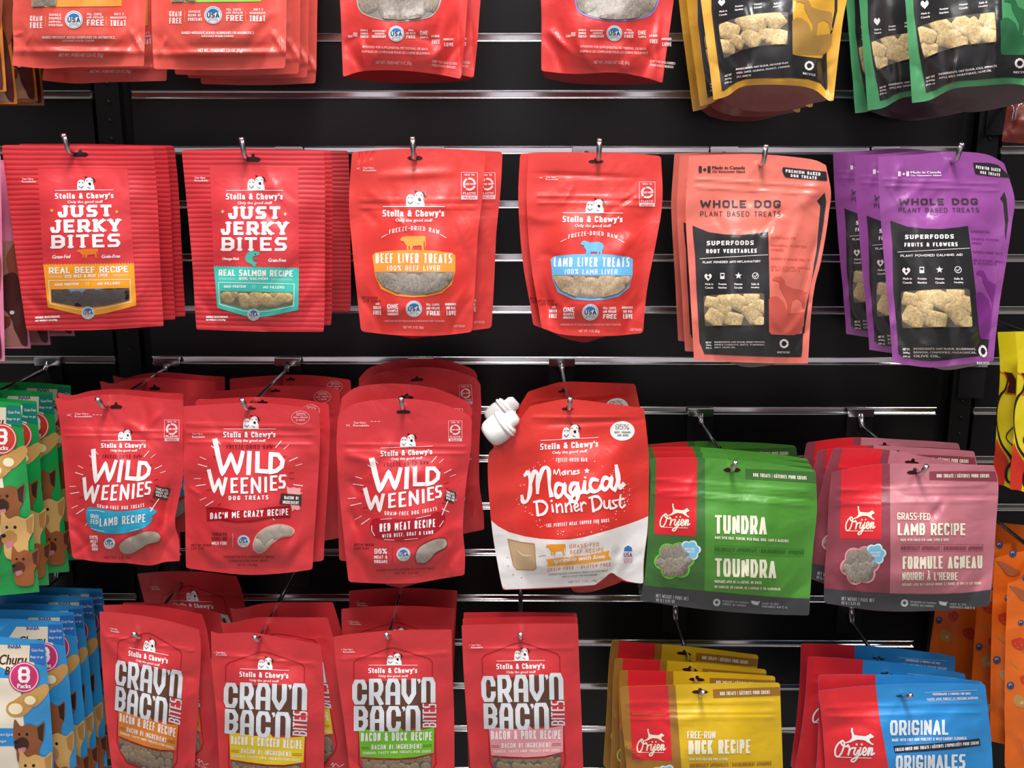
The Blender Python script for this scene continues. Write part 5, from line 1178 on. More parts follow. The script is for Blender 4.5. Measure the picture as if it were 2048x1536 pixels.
# ------------------------------------------------------------------ bottom row
def cravn(hx, hy, top, right, bottom, left, src, dst, cr, acc, flav, seed, what, grp, **kw):
    hook(hx, hy, 10, 'chrome hook holding the red bacon pouches with the %s band' % what, ang=40)
    b = Pouch('bacon_bites_pouch', 'narrow red pouch with %s band and big white block letters, foremost' % what, grp, top, bottom, left, right, mat=RF, seed=seed, crease=10, amp=.0009, puff=.02, prof='flat', r=(3, 3, 6, 6), zips=(.13,), **kw)
    b.rng.seed(seed)
    art_cravn(b, then(homography(src, dst), cr), acc, flav, seed); return b
S4 = [(250, 845), (898, 830), (882, 1415), (262, 1250)]
e1 = cravn(283, 1269, [(199, 1223), (260, 1228), (330, 1240), (398, 1259)], [(402, 1300), (397, 1400), (390, 1520)], [(234, 1592), (310, 1606), (386, 1600)], [(202, 1300), (211, 1420), (223, 1530)],
           S4, [(900, 690), (1424, 785), (1364, 1396), (890, 1085)], crop(3.879, 0, 1140), '#dd8330', 'BACON & BEEF RECIPE', 31, 'orange', 'red bacon pouches with an orange band', tilt=(-.03, 0)).finish()
for i, (lab, tl, tr, d, s) in enumerate((('red bacon pouch second on the orange-band hook, lettering edge showing at right', (206, 1216), (402, 1222), .20, 1.05),
                                      ('red bacon pouch third on the orange-band hook, in shade', (246, 1211), (438, 1220), .165, 1.06), ('rearmost dark red bacon pouch left of the others, deep in shade', (270, 1152), (476, 1147), .07, 1.16))):
    r = e1.copy(lab, tl, tr, d); r.scale = (s, .5, 1)
e2 = cravn(520, 1275, [(422, 1262), (441, 1267), (500, 1265), (570, 1276), (641, 1289)], [(646, 1340), (649, 1420), (648, 1520)], [(442, 1610), (545, 1618), (646, 1610)], [(424, 1340), (433, 1430), (438, 1520)],
           S4, [(186, 868), (836, 880), (802, 1490), (190, 1268)], crop(3.88, 400, 1140), '#e5c92a', 'BACON & CHICKEN RECIPE', 32, 'yellow', 'red bacon pouches with a yellow band').finish()
e2.copy('red bacon pouch second on the yellow-band hook, leaning right', (430, 1244), (666, 1235), .20)
e2.copy('rearmost red bacon pouch on the yellow-band hook, shaded top', (450, 1216), (675, 1204), .15)
e3 = cravn(778, 1270, [(667, 1273), (720, 1266), (800, 1260), (903, 1259)], [(905, 1340), (908, 1420), (909, 1520)], [(705, 1622), (800, 1628), (908, 1620)], [(673, 1340), (686, 1430), (697, 1520)],
           [(0, 0), (1000, 0), (1000, 1000), (0, 1000)], [(0, 0), (1000, 0), (1000, 1000), (0, 1000)], crop(3.88, 640, 1140), '#6fbf2c', 'BACON & DUCK RECIPE', 33, 'green', 'red bacon pouches with a green band').finish()
e3.copy('red bacon pouch second on the green-band hook, squarely behind the foremost', (685, 1217), (908, 1217), .17)
e3.copy('rearmost red bacon pouch on the green-band hook, dark top under the rail', (699, 1181), (914, 1181), .10)
e4 = cravn(1041, 1270, [(923, 1250), (1040, 1247), (1156, 1247)], [(1159, 1340), (1163, 1430), (1166, 1520)], [(946, 1622), (1060, 1628), (1170, 1620)], [(927, 1340), (933, 1430), (940, 1520)],
           S4, [(240, 818), (880, 796), (876, 1408), (264, 1234)], crop(3.88, 900, 1140), '#e79aa4', 'BACON & PORK RECIPE', 34, 'pink', 'red bacon pouches with a pink band').finish()
e4.copy('red bacon pouch second on the pink-band hook, top just behind', (924, 1236), (1156, 1234), .215)
e4.copy('rearmost red bacon pouch on the pink-band hook, arched top', (927, 1224), (1154, 1227), .195)
hook(1399, 1384, 11, 'chrome hook holding the yellow pouches with the red panel', ang=42)
YE = '#dcb51e'; YD = '#a06f2c'
e5T = crop(4.655, 1180, 1240)
e5 = Pouch('treat_pouch', 'yellow pouch with red panel and leaping dog, foremost on its hook', 'yellow pouches with a red panel', [(1241, 1373), (1340, 1370), (1450, 1366), (1560, 1365)], [(1262, 1640), (1400, 1655), (1568, 1655)],
           [(1243, 1430), (1252, 1520)], [(1562, 1430), (1566, 1540)], mat=foil(YE), seed=35, crease=10, zips=(.13, .2, .24), amp=.001, r=(8, 8, 8, 8), puff=.02, prof='flat', ridges=[((1250, 1490), (1285, 1520), 8, .004)])
hole(e5, 1400, 1384, 34, 6)
tx = [('FREE-RUN', (905, 1036, 1168, 1104), 12, CREAM, 0), ('DUCK RECIPE', (916, 1122, 1492, 1252), 24, CREAM, -.02), ('MADE WITH FREE-RUN DUCK & LIVER', (925, 1284, 1280, 1306), 5, CREAM, 0), (BIO, (930, 1345, 1690, 1375), 6.5, YD, -.03), (DT, (1210, 668, 1674, 702), 6.5, CREAM, -.03)]
art_orijen(e5, then(affine([(160, 420), (412, 430), (405, 900), (148, 885), (120, 412), (460, 422)], [(370, 598), (722, 598), (758, 1320), (400, 1290), (286, 600), (798, 596)]), e5T), YE, YD,
           [(1145, 645), (1400, 636), (1768, 624), (1772, 700), (1400, 716), (1150, 726)], tx, '#f0d040', own=e5T)
e5.lines('title_lettering', [(930, 1342, 1690, 1312)], 2, YD); e5.finish()
e5.copy('yellow pouch second on its hook, shaded top with label strip', (1240, 1340), (1551, 1351), .20)
e5.copy('yellow pouch third on its hook, dark top with folded corner', (1230, 1315), (1534, 1338), .17)
e5.copy('rearmost yellow pouch on its hook, darkest top under the rail', (1223, 1280), (1518, 1309), .13)
hook(1806, 1390, 11, 'chrome hook holding the blue and red pouches', ang=42)
BL = '#2f8fd6'
e6T = crop(4.376, 1580, 1240)
e6 = Pouch('treat_pouch', 'bright blue and red pouch with leaping dog, foremost on its hook', 'blue and red pouches', [(1636, 1382), (1700, 1374), (1800, 1367), (1900, 1366), (1970, 1368)], [(1652, 1640), (1800, 1660), (1990, 1650)],
           [(1643, 1440), (1650, 1530)], [(1976, 1420), (1984, 1500)], mat=foil(BL), seed=36, crease=10, zips=(.13, .2), amp=.0012, r=(6, 12, 8, 8), puff=.02, prof='flat')
e6.T = e6T
e6.poly('red_panel', [(200, 500), (740, 500), (748, 560), (790, 900), (830, 1100), (860, 1290), (880, 1800), (200, 1800)], '#dc2b33', 1, mat=foil('#dc2b33'))
script_logo(e6, 390, 945, 735, 1245, WHITE)
for w, bx, t, c_, sl in (('ORIGINAL', (875, 878, 1385, 1010), 25, '#e6eef4', -.01), ('MADE WITH FREE-RUN POULTRY & WILD-CAUGHT FLOUNDER', (893, 1038, 1545, 1064), 4.5, WHITE, -.025), ('ORIGINALES', (925, 1186, 1535, 1310), 25, '#e6eef4', -.02),
                  ('PERFORMANCE & PURPOSE FOR DOGS', (1250, 640, 1580, 660), 4, WHITE, -.02), ('FAITES AVEC POULET ET POISSON SAUVAGE', (1200, 684, 1645, 704), 4, WHITE, -.03)):
    e6.word('title_lettering', w, *bx, t, c_, 3, sl=sl, gap=max(t * .4, 3))
e6.lines('title_lettering', [(1180, 636, 1640, 612), (1205, 712, 1650, 690)], 2, WHITE)
e6.poly('flavour_band', [(905, 1102), (1200, 1085), (1450, 1062), (1660, 1038), (1668, 1098), (1450, 1128), (1200, 1148), (918, 1164)], '#222b38', 2)
e6.word('flavour_band', 'FREEZE-DRIED DOG TREATS | G\u00c2TERIES LYOPHILIS\u00c9ES POUR CHIENS', 922, 1122, 1655, 1150, 5, WHITE, 4, sl=-.085)
hole(e6, 1806, 1392, 30, 4, '#123a5c'); e6.finish()
e6.copy('blue and red pouch second on its hook, raised left corner', (1634, 1350), (1968, 1364), .222)
e6.copy('blue and red pouch third on its hook, in shade', (1614, 1313), (1934, 1349), .18)
e6.copy('rearmost blue and red pouch on its hook, darkest', (1598, 1287), (1915, 1314), .14)

# ------------------------------------------------------------------ top row (only the lower halves are in view)
def lines4(b, L, col='#f6d4d2'):
    for w, bx, t in L: b.word(LIN, w, *bx, t, col)
SA = '#dd574d'
def art_sack(b, T, acc, lines_):
    b.T = T
    b.poly('flavour_band', [(185, -500), (715, -500), (712, 36), (185, 42)], acc, 1)
    b.window([(178, -480), (330, -480), (330, 34), (186, 40)], [('p%d' % i, 220 + 60 * (i % 2), -60 + 45 * i, 90, i) for i in range(3)], back='#b9b8a8')
    badge(b, 432, 115, 52)
    lines4(b, lines_)
    b.lines(LIN, [(265, 95, 265, 155), (622, 95, 622, 150)], 2.5, '#e9b36a')
    b.text(LIN, '\u00b7 RAISED WITHOUT ADDED HORMONES OR ANTIBIOTICS \u00b7', 240, 211, 678, 227, '#f6d4d2', bold=1); b.text(LIN, 'G\u00c2TERIES POUR CHIENS', 365, 230, 552, 244, '#f6d4d2', bold=1)
    b.text(LIN, 'NET WT. / POIDS NET 3.25 OZ. (92g)', 345, 312, 602, 338, '#f6d4d2', bold=.8)
L1 = [('GRAIN', (175, 92, 248, 124), 7), ('FREE', (175, 130, 248, 165), 8)]
L2 = [('SINGLE', (287, 80, 358, 94), 3.5), ('SOURCE', (285, 100, 360, 114), 3.5), ('ANIMAL', (285, 120, 358, 134), 3.5), ('PROTEIN', (285, 140, 366, 154), 3.5)]
L3 = [('PEA, LENTIL', (510, 76, 596, 90), 3.5), ('AND POTATO', (507, 95, 604, 108), 3.5), ('FREE', (508, 114, 607, 150), 9), ("ONLY 5", (668, 75, 724, 90), 3.5), ('INGREDIENTS', (645, 96, 738, 110), 3.2), ('TREAT', (645, 117, 738, 152), 8)]
hook(150, -215, -3, 'chrome hook above the picture, over the first red sack at top left')
f1 = Pouch('flat_bottom_pouch', 'light red flat-bottomed pouch at top left with orange panel, foremost', 'light red flat-bottomed pouches at top left', [(10, -236), (150, -238), (292, -236)], [(24, 131), (90, 137), (160, 134), (288, 132)],
           [(30, -80), (25, 30), (27, 90)], [(290, -80), (292, 0), (289, 90)], mat=foil(SA), seed=41, crease=10, prof='box', puff=.03, r=(4, 4, 10, 12), amp=.001, und=.0008,
           ridges=[((32, 102), (288, 104), 7, .0045), ((45, 105), (58, 70), 5, .003), ((285, 105), (262, 60), 6, .004), ((28, 70), (45, 66), 4, .002), ((80, 88), (230, 90), 10, -.003)])
art_sack(f1, crop(2.926, 0, 0), '#ec9a45', L1 + L2 + L3); f1.finish()
f1.back('dark red flat-bottomed pouch behind the orange-panel one at top left', .075, dx=.0, dy=-.012)
hook(437, -215, -3, 'chrome hook above the picture, over the second red sack from the left')
f2 = Pouch('flat_bottom_pouch', 'light red flat-bottomed pouch second from top left with green panel, foremost', 'light red flat-bottomed pouches second from top left', [(296, -234), (436, -236), (574, -234)], [(308, 138), (440, 140), (570, 136)],
           [(302, -80), (303, 30), (305, 90)], [(574, -80), (573, 0), (572, 90)], mat=foil(SA), seed=42, crease=10, prof='box', puff=.03, r=(4, 4, 10, 12), amp=.001, und=.0008,
           ridges=[((306, 108), (570, 104), 7, .0045), ((318, 110), (332, 75), 5, .003), ((568, 105), (545, 62), 6, .004), ((380, 92), (520, 94), 10, -.003)])
art_sack(f2, then(lambda p: np.asarray(p, float) + np.array([815, -27]), crop(2.926, 0, 0)), '#9cc95a', L1 + [('UNIQUE', (287, 88, 358, 102), 3.5), ('BLEND OF', (285, 108, 360, 124), 4), ('PROTEINS', (285, 130, 368, 150), 4.5)] + L3); f2.finish()
f2.back('red flat-bottomed pouch directly behind the green-panel one', .075, dy=-.001)
f2.back('red flat-bottomed pouch third on the green-panel hook, right edge showing', .125, dy=-.002)
f2.back('rearmost dark red flat-bottomed pouch on the green-panel hook', .18, dy=-.006)

def art_sachet(b, T, rim):
    b.T = T
    b.poly('flavour_band', [(150, -60), (300, -90), (500, -90), (645, -60), (646, 20), (600, 92), (520, 116), (400, 127), (280, 112), (190, 80), (160, 30)], rim, 1, smooth=True)
    b.window([(158, -60), (300, -80), (500, -80), (636, -60), (636, 20), (592, 86), (520, 108), (400, 118), (290, 106), (200, 72), (168, 28)], [('p' + str(i % 3), x, y, z, i * 1.1) for i, (x, y, z) in enumerate([(220, 30, 110), (310, 10, 120), (420, 50, 130), (520, 20, 120), (330, 75, 100), (500, 80, 90), (590, 30, 90), (420, -20, 100), (260, -30, 90), (560, -40, 90)])], back='#8b8880', smooth=True)
    badge(b, 388, 197, 46)
    lines4(b, [('SAME', (106, 205, 132, 220), 3), ('FREE', (136, 190, 160, 215), 4), ('SINGLE', (178, 172, 222, 184), 3), ('SOURCE', (178, 190, 222, 202), 3), ('PROTEIN', (178, 207, 224, 222), 3), ('RESPONSIBLY', (248, 176, 328, 186), 2.5), ('SOURCED', (262, 191, 318, 202), 2.5), ('INGREDIENT', (246, 206, 328, 222), 3.5),
              ('PEA,', (460, 172, 492, 183), 3), ('AND POTATO', (444, 188, 500, 200), 2.6), ('FREE', (446, 205, 500, 224), 5), ('ONE', (526, 180, 574, 206), 5), ('SIMPLE', (528, 212, 574, 224), 3), ('AIR DRIED', (592, 205, 640, 218), 2.8), ('FREE', (596, 232, 642, 256), 5), ('INGREDIENTS', (664, 224, 722, 236), 2.8), ('LOVE', (668, 250, 722, 272), 5)])
    b.text(LIN, 'INTENDED FOR SUPPLEMENTAL PET FEEDING. SEE BACK', 190, 266, 575, 280, '#f6d4d2', sl=.04); b.text(LIN, 'ANIMAUX DE COMPAGNIE POUR LES CHIENS SEULEMENT', 185, 294, 585, 308, '#f6d4d2', sl=.03)
    b.text(LIN, 'NET WT. / POIDS NET 3 OZ. (85g)', 268, 356, 478, 380, '#f6d4d2', sl=.02); b.text(LIN, 'KEEP THIS BAG CLOSED', 598, 352, 745, 366, '#f6d4d2', sl=.1); b.text(LIN, 'FRESHNESS SEALED', 598, 374, 735, 388, '#f6d4d2', sl=.1)
FOLD = [(75, 430), (100, 456), (180, 425), (280, 412), (400, 412), (540, 418), (640, 440)]
hook(815, -215, -3, 'chrome hook above the picture, over the third pouch of the top row')
f3 = Pouch('treat_pouch', 'red pouch with grey-rimmed treat window in the top row, foremost', 'red pouches with a grey-rimmed window in the top row', [(670, -232), (810, -236), (948, -232)], [(686, 154), (728, 142), (800, 141), (870, 148), (922, 158)],
           [(674, -80), (681, 20), (684, 100)], [(942, -80), (934, 20), (928, 100)], mat=foil('#d73e3c'), seed=43, crease=18, prof='stand', puff=.03, r=(4, 4, 8, 8), amp=.0014,
           ridges=[((722, 60), (724, 145), 6, .003), ((895, 30), (870, 140), 12, .004), ((915, 40), (922, 150), 6, -.003)])
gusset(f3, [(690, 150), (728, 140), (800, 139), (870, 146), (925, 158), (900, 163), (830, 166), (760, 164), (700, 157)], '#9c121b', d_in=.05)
art_sachet(f3, crop(2.926, 660, 0), '#b9a9a6'); f3.finish()
f3.back('red pouch second on the grey-rimmed-window hook, right edge showing', .022, dx=.014, dy=.003)
f3.back('rearmost dark red pouch below the grey-rimmed-window pouch', .045, dx=.008, dy=.002)
hook(1210, -215, -3, 'chrome hook above the picture, over the fourth pouch of the top row')
f4 = Pouch('treat_pouch', 'red pouch with lavender-rimmed treat window in the top row, foremost', 'red pouches with a lavender-rimmed window in the top row', [(1076, -232), (1215, -236), (1352, -232)], [(1083, 142), (1150, 148), (1230, 145), (1290, 155), (1325, 166)],
           [(1078, -80), (1083, 20), (1083, 90)], [(1350, -40), (1342, 40), (1332, 110)], mat=foil('#d73e3c'), seed=44, crease=18, prof='stand', puff=.03, r=(4, 4, 8, 8), amp=.0014,
           ridges=[((1125, 40), (1115, 140), 10, -.003), ((1318, 30), (1308, 150), 7, .004), ((1098, 60), (1130, 95), 6, .003)])
gusset(f4, [(1085, 142), (1150, 148), (1230, 145), (1290, 155), (1322, 164), (1290, 168), (1220, 170), (1140, 166), (1090, 156)], '#9c121b', d_in=.05)
art_sachet(f4, then(lambda p: np.asarray(p, float) + np.array([1276, -2]), crop(2.926, 660, 0)), '#8d86cf'); f4.finish()
f4.back('red pouch behind the lavender-rimmed-window pouch, folded base showing', .022, dx=.0, dy=.002)

# yellow and green plant biscuit pouches at top right
def art_plant_low(b, T, main, deep, pts, win, side_, sliver, bis):
    b.T = T; K = '#2b2b2d'
    b.poly('label_panel', pts, K, 1, mat=gloss(K)); b.poly('side_label', side_, main, 2, mat=gloss(main), rnd=6)
    x0 = side_[0][0]; x1 = side_[1][0]
    M = lambda L: [(x0 + (x - 666) / 240 * (x1 - x0), (y - 1018) * .96 + 100) for x, y in L]
    b.poly('side_label', M([(668, 1040), (690, 1020), (720, 1022), (760, 1055), (785, 1130), (770, 1140), (670, 1160)]), deep, 3)
    b.poly('side_label', M([(669, 1150), (720, 1132), (800, 1128), (880, 1118), (893, 1112), (885, 1180), (850, 1240), (830, 1246), (680, 1245), (670, 1240)]), deep, 3)
    b.poly('side_label', M([(690, 915), (712, 899), (742, 900), (762, 920), (775, 955), (820, 975), (880, 984), (890, 996), (892, 1030), (885, 1050), (893, 1094), (880, 1100), (868, 1050), (840, 1034), (812, 1050), (802, 1130), (780, 1135), (782, 1060), (757, 1010), (736, 965), (735, 935), (712, 925), (694, 926)]), deep, 4)
    b.window(win, [('b' + str(i % 3), x, y, z, r_) for i, (x, y, z, r_) in enumerate(bis)], back='#4e4335', rnd=8)
hook(1545, -215, -3, 'chrome hook above the picture, over the yellow pouches')
YW = '#dca53c'
g1 = Pouch('biscuit_pouch', 'yellow and black plant biscuit pouch at top right, foremost', 'yellow and black plant biscuit pouches', [(1386, -236), (1540, -238), (1702, -232)], [(1427, 200), (1455, 192), (1490, 172), (1570, 170), (1625, 178), (1655, 200), (1667, 201)],
           [(1396, -60), (1404, 20), (1416, 110)], [(1698, -40), (1686, 40), (1676, 120)], mat=gloss(YW), seed=45, crease=18, puff=.032, r=(2, 2, 2, 2), amp=.0013,
           ridges=[((1500, 130), (1485, 185), 9, .004), ((1640, 110), (1655, 190), 8, -.004), ((1480, 40), (1600, 30), 20, .003)])
T3 = crop(2.893, 1340, 0); g1.clip['label_panel'] = g1.clip['side_label'] = 13
art_plant_low(g1, T3, YW, '#a98244', [(232, -500), (975, -500), (968, 60), (940, 180), (905, 280), (912, 535), (870, 480), (800, 458), (690, 450), (440, 458), (380, 500), (302, 536), (270, 300), (240, 60)],
              [(278, 140), (400, 98), (500, 78), (600, 70), (684, 70), (684, 160), (682, 258), (540, 262), (420, 288), (312, 340), (290, 240)],
              [(705, -300), (955, -300), (952, 60), (930, 180), (880, 338), (800, 330), (714, 318)], None, [(340, 180, 110, .3), (330, 270, 90, .1), (440, 130, 100, .8), (490, 130, 130, .2), (470, 220, 110, .6), (600, 110, 120, .9), (620, 215, 110, .3), (390, 240, 80, .5), (550, 200, 80, 0)])
I = 'printed_icons'
g1.poly(I, [(298, 36), (280, 18), (282, 4), (292, 0), (299, 6), (306, -2), (316, 2), (317, 16)], WHITE, 3, smooth=True)
for i, (x, y, a, c_) in enumerate(((308, 62, 'Made in', 'Canada'), (400, 32, 'Premium', 'Nutrition'), (510, 20, 'Human', 'Grade'), (622, 16, 'Safe &', 'Healthy'))):
    g1.text(I, a, x - 22, y, x + 22, y + 11, WHITE, 3, sl=-.15, bold=.6); g1.text(I, c_, x - 24, y + 20, x + 22, y + 31, WHITE, 3, sl=-.15, bold=.6)
g1.text(LIN, 'INGREDIENTS: OAT FLOUR, GROUND FLAX', 382, 396, 684, 408, WHITE, 3, sl=-.13, bold=.6); g1.text(LIN, 'SEED, OATS, QUINOA, PEANUT, CASHEW,', 384, 418, 694, 430, WHITE, 3, sl=-.13, bold=.6); g1.text(LIN, 'SALT, OLIVE OIL', 386, 440, 470, 452, WHITE, 3, sl=-.13, bold=.6)
for i, w in enumerate(('NET WT', '200g', '(7.05 oz)')): g1.text(LIN, w, 318, 434 + i * 21, 356, 446 + i * 21, WHITE, 3, sl=-.25, bold=.6)
def recyc(b, cx, cy, r, w):
    for a in (.3, 2.4, 4.5): b.line(LIN, [(cx + r * math.cos(a + t), cy + r * math.sin(a + t)) for t in np.linspace(0, 1.5, 5)], w, WHITE, 3)
recyc(g1, 806, 380, 21, 12); g1.text(LIN, 'RECYCLE', 770, 418, 842, 430, WHITE, 3, bold=.6, sl=.15)
gusset(g1, [(1440, 196), (1490, 170), (1570, 168), (1630, 176), (1655, 198), (1620, 208), (1560, 222), (1500, 222), (1460, 212)], '#8e5a52', d_in=.06, mat=gloss('#96605a'))
g1.finish()
g1.back('yellow and black biscuit pouch second on its hook, left strip showing', .08, dx=-.002, dy=-.004)
g1.back('rearmost yellow and black biscuit pouch, orange left edge in shade', .145, dx=.0, dy=-.008)
hook(1960, -215, -3, 'chrome hook above the picture, over the green and black pouches')
GN = '#4f9a66'
g2 = Pouch('biscuit_pouch', 'green and black plant biscuit pouch at top right, foremost', 'green and black plant biscuit pouches', [(1800, -236), (1950, -238), (2110, -232)], [(1824, 206), (1860, 200), (1905, 178), (1960, 172), (2030, 168), (2080, 180)],
           [(1806, -60), (1812, 20), (1818, 110)], [(2108, -40), (2098, 40), (2086, 120)], mat=gloss(GN), seed=46, crease=18, puff=.032, r=(2, 2, 2, 2), amp=.0013,
           ridges=[((1912, 120), (1900, 185), 9, .004), ((1880, 40), (1900, 170), 12, -.003), ((1990, 20), (2000, 120), 20, .003)])
g2.clip['label_panel'] = g2.clip['side_label'] = 13
art_plant_low(g2, T3, GN, '#2f6a44', [(1395, -500), (2150, -500), (2150, 440), (2048, 450), (1900, 462), (1660, 470), (1600, 500), (1482, 536), (1440, 300), (1410, 60)],
              [(1430, 158), (1540, 118), (1700, 88), (1880, 68), (1888, 160), (1890, 244), (1700, 262), (1560, 300), (1470, 342), (1446, 250)],
              [(1910, -300), (2140, -300), (2130, 60), (2110, 180), (2080, 318), (2000, 312), (1930, 310)], None, [(1480, 210, 110, .3), (1500, 290, 90, .1), (1570, 150, 110, .8), (1620, 220, 130, .2), (1700, 150, 120, .6), (1760, 180, 130, .9), (1850, 120, 110, .3), (1840, 205, 100, .5), (1680, 240, 80, 0)])
g2.poly(I, [(1474, 52), (1452, 30), (1452, 12), (1463, 4), (1474, 14), (1484, 2), (1494, 8), (1495, 26)], WHITE, 3, smooth=True); recyc(g2, 2024, 366, 23, 13); g2.text(LIN, 'RECYCLE', 1988, 412, 2080, 424, WHITE, 3, bold=.8)
for i, (x, y, a, c_) in enumerate(((1478, 74, 'Made in', 'Canada'), (1585, 48, 'Premium', 'Nutrition'), (1698, 22, 'Human', 'Grade'), (1812, 12, 'Safe &', 'Healthy'))):
    g2.text(I, a, x - 24, y, x + 24, y + 12, WHITE, 3, sl=-.15, bold=.6); g2.text(I, c_, x - 26, y + 22, x + 26, y + 34, WHITE, 3, sl=-.15, bold=.6)
g2.text(LIN, 'INGREDIENTS: OAT FLOUR, KALE, SPINACH,', 1555, 424, 1892, 438, WHITE, 3, sl=-.15, bold=.6); g2.text(LIN, 'APPLE, KELP, WHEATGRASS, OLIVE OIL.', 1556, 446, 1862, 460, WHITE, 3, sl=-.15, bold=.6)
for i, w in enumerate(('NET WT', '200g', '(7.05 oz)')): g2.text(LIN, w, 1482, 446 + i * 21, 1532, 458 + i * 21, WHITE, 3, sl=-.25, bold=.6)
gusset(g2, [(1850, 202), (1910, 174), (2000, 166), (2080, 178), (2060, 200), (1980, 220), (1930, 224), (1880, 214)], '#5c4650', d_in=.06, mat=gloss('#5c4650'))
g2.finish()
g2.back('green and black biscuit pouch second on its hook, left third showing', .12, dx=-.012, dy=-.004)
g2.back('rearmost dark green biscuit pouch, left edge in shade', .17, dx=-.012, dy=-.006)

# ------------------------------------------------------------------ left neighbour bay
def dog_face(b, x, y, s, fur, dark, seed=0, L=3):
    P = 'dog_photo_print'
    b.poly(P, [(x - .5 * s, y - .1 * s), (x - .45 * s, y - .62 * s), (x - .25 * s, y - .4 * s), (x, y - .48 * s), (x + .28 * s, y - .4 * s), (x + .5 * s, y - .55 * s), (x + .5 * s, y - .05 * s), (x + .36 * s, y + .3 * s), (x + .3 * s, y + .8 * s), (x - .3 * s, y + .8 * s), (x - .4 * s, y + .3 * s)], fur, L, smooth=True)
    b.poly(P, [(x - .42 * s, y + .05 * s), (x - .2 * s, y - .05 * s), (x, y + .08 * s), (x - .02 * s, y + .3 * s), (x - .25 * s, y + .4 * s), (x - .45 * s, y + .3 * s)], dark, L + .6, smooth=True)
    b.disc(P, x - .4 * s, y + .12 * s, .08 * s, .06 * s, BLK, L + 1, 10); b.disc(P, x - .05 * s, y - .14 * s, .05 * s, .05 * s, BLK, L + 1, 10); b.disc(P, x - .3 * s, y - .14 * s, .045 * s, .045 * s, BLK, L + 1, 10)
    b.poly(P, [(x - .35 * s, y + .32 * s), (x - .1 * s, y + .28 * s), (x - .12 * s, y + .42 * s), (x - .3 * s, y + .48 * s)], '#c77b86', L + 1, smooth=True)
    b.poly(P, [(x + .28 * s, y - .35 * s), (x + .5 * s, y - .5 * s), (x + .46 * s, y + .1 * s), (x + .32 * s, y + .0 * s)], dark, L + .6)
def treat_roll(b, x, y, s):
    P = 'treat_photo_print'
    b.poly(P, [(x - .1 * s, y - .45 * s), (x + .9 * s, y - 1.1 * s), (x + 1.25 * s, y - .8 * s), (x + 1.0 * s, y - .2 * s), (x + .2 * s, y + .45 * s)], '#c99a58', 2, smooth=True)
    b.disc(P, x, y, .52 * s, .44 * s, '#c59350', 3, 16); b.disc(P, x - .02 * s, y, .38 * s, .3 * s, '#efe3bd', 4, 16)
def churu(b, q, main, tealc, front, cnt):
    """q: function (u, v) -> pixel on the front sheet; u from the right edge leftwards in px, v down in px"""
    b.T = lambda p: np.asarray(p, float)
    def Q(L): return [q(u, v) for u, v in L]
    b.poly('label_panel', Q([(120, 75), (55, 75), (48, 250), (90, 300), (250, 300), (250, 75)]), '#ece3d0', 1)
    b.poly('brand_logo', Q([(95, 8), (22, 8), (25, 60), (60, 68), (120, 40)]), '#e9dcc3', 1); b.poly('corner_tag', Q([(30, 4), (2, 4), (2, 46), (34, 40)]), tealc, 2)
    x, y = q(75, 16); b.text('brand_logo', 'INABA', x, y - 8, x + 26, y - 1, '#2a3f8c', 3, bold=.3)
    x, y = q(96, 46); b.text('brand_logo', 'Churu', x, y - 18, x + 54, y + 2, '#3a2620', 3, ital=.2, bold=.5)
    x, y = q(84, 66); b.text('brand_logo', 'Bites', x, y - 14, x + 34, y + 2, '#3a2620', 3, ital=.2, bold=.5)
    x, y = q(18, 18); b.text('corner_tag', 'Grain Free', x - 10, y - 4, x + 14, y + 2, WHITE, 4); b.text('corner_tag', 'Bags to go', x - 12, y + 10, x + 14, y + 16, WHITE, 4)
    rc = '#c9356f' if cnt == 'blue' else '#d0402f'
    x, y = q(46, 72); b.disc('count_badge', x, y, 31, 31, rc, 4); b.ring('count_badge', x, y, 28, 28, 2, '#f4d6df', 5); b.word('count_badge', '8', x - 12, y - 21, x + 12, y + 11, 7, WHITE, 6); b.text('count_badge', 'Packs', x - 13, y + 13, x + 13, y + 22, WHITE, 6, bold=.7)
    treat_roll(b, *q(66, 136), 38); treat_roll(b, *q(36, 118), 30)
    x, y = q(130, 110); b.word('title_lettering', 'U', x - 4, y - 24, x + 26, y + 6, 8, '#4a2a22', 3, ital=.2)
    x, y = q(128, 165); b.word('title_lettering', 'S', x - 12, y - 26, x + 14, y + 6, 7, '#4a2a22', 3, ital=.2)
    b.poly('flavour_band', Q([(66, 175), (62, 210), (200, 214), (200, 178)]), main if cnt == 'blue' else '#2f8a8c', 3)
    x, y = q(118, 190); b.text('flavour_band', 'Tuna Recipe', x - 20, y - 5, x + 44, y + 4, WHITE, 5); b.text('flavour_band', 'au fromage', x - 20, y + 9, x + 30, y + 16, WHITE, 5)
    dog_face(b, *q(44, 195), 62, '#8a5330', '#3a241c', L=5.5); dog_face(b, *q(34, 258), 66, '#d3a868', '#b5834a', L=7.5); dog_face(b, *q(100, 300), 60, '#7a4a30', '#3a2620', L=9.5); dog_face(b, *q(24, 320), 54, '#9a5a34', '#5a3020', L=11.5)
def pack(name, label, grp, top, bottom, left, right, col, seed, d, qf, args, **kw):
    b = Pouch(name, label, grp, top, bottom, left, right, d=d, mat=gloss(col), seed=seed, crease=8, amp=.0007, puff=.012, prof='flat', r=(2, 2, 2, 2), **kw)
    churu(b, qf, *args); return b.finish()
GC = '#1f9a4c'
def qf(tr, br):
    tr = np.array(tr, float); br = np.array(br, float); L = np.linalg.norm(br - tr); dv = (br - tr) / L; du = np.array([-1, -.03])
    return lambda u, v: tuple(tr + du * u + dv * v)
tt = bsdf('teal_ink', '#1b7f72', .3)
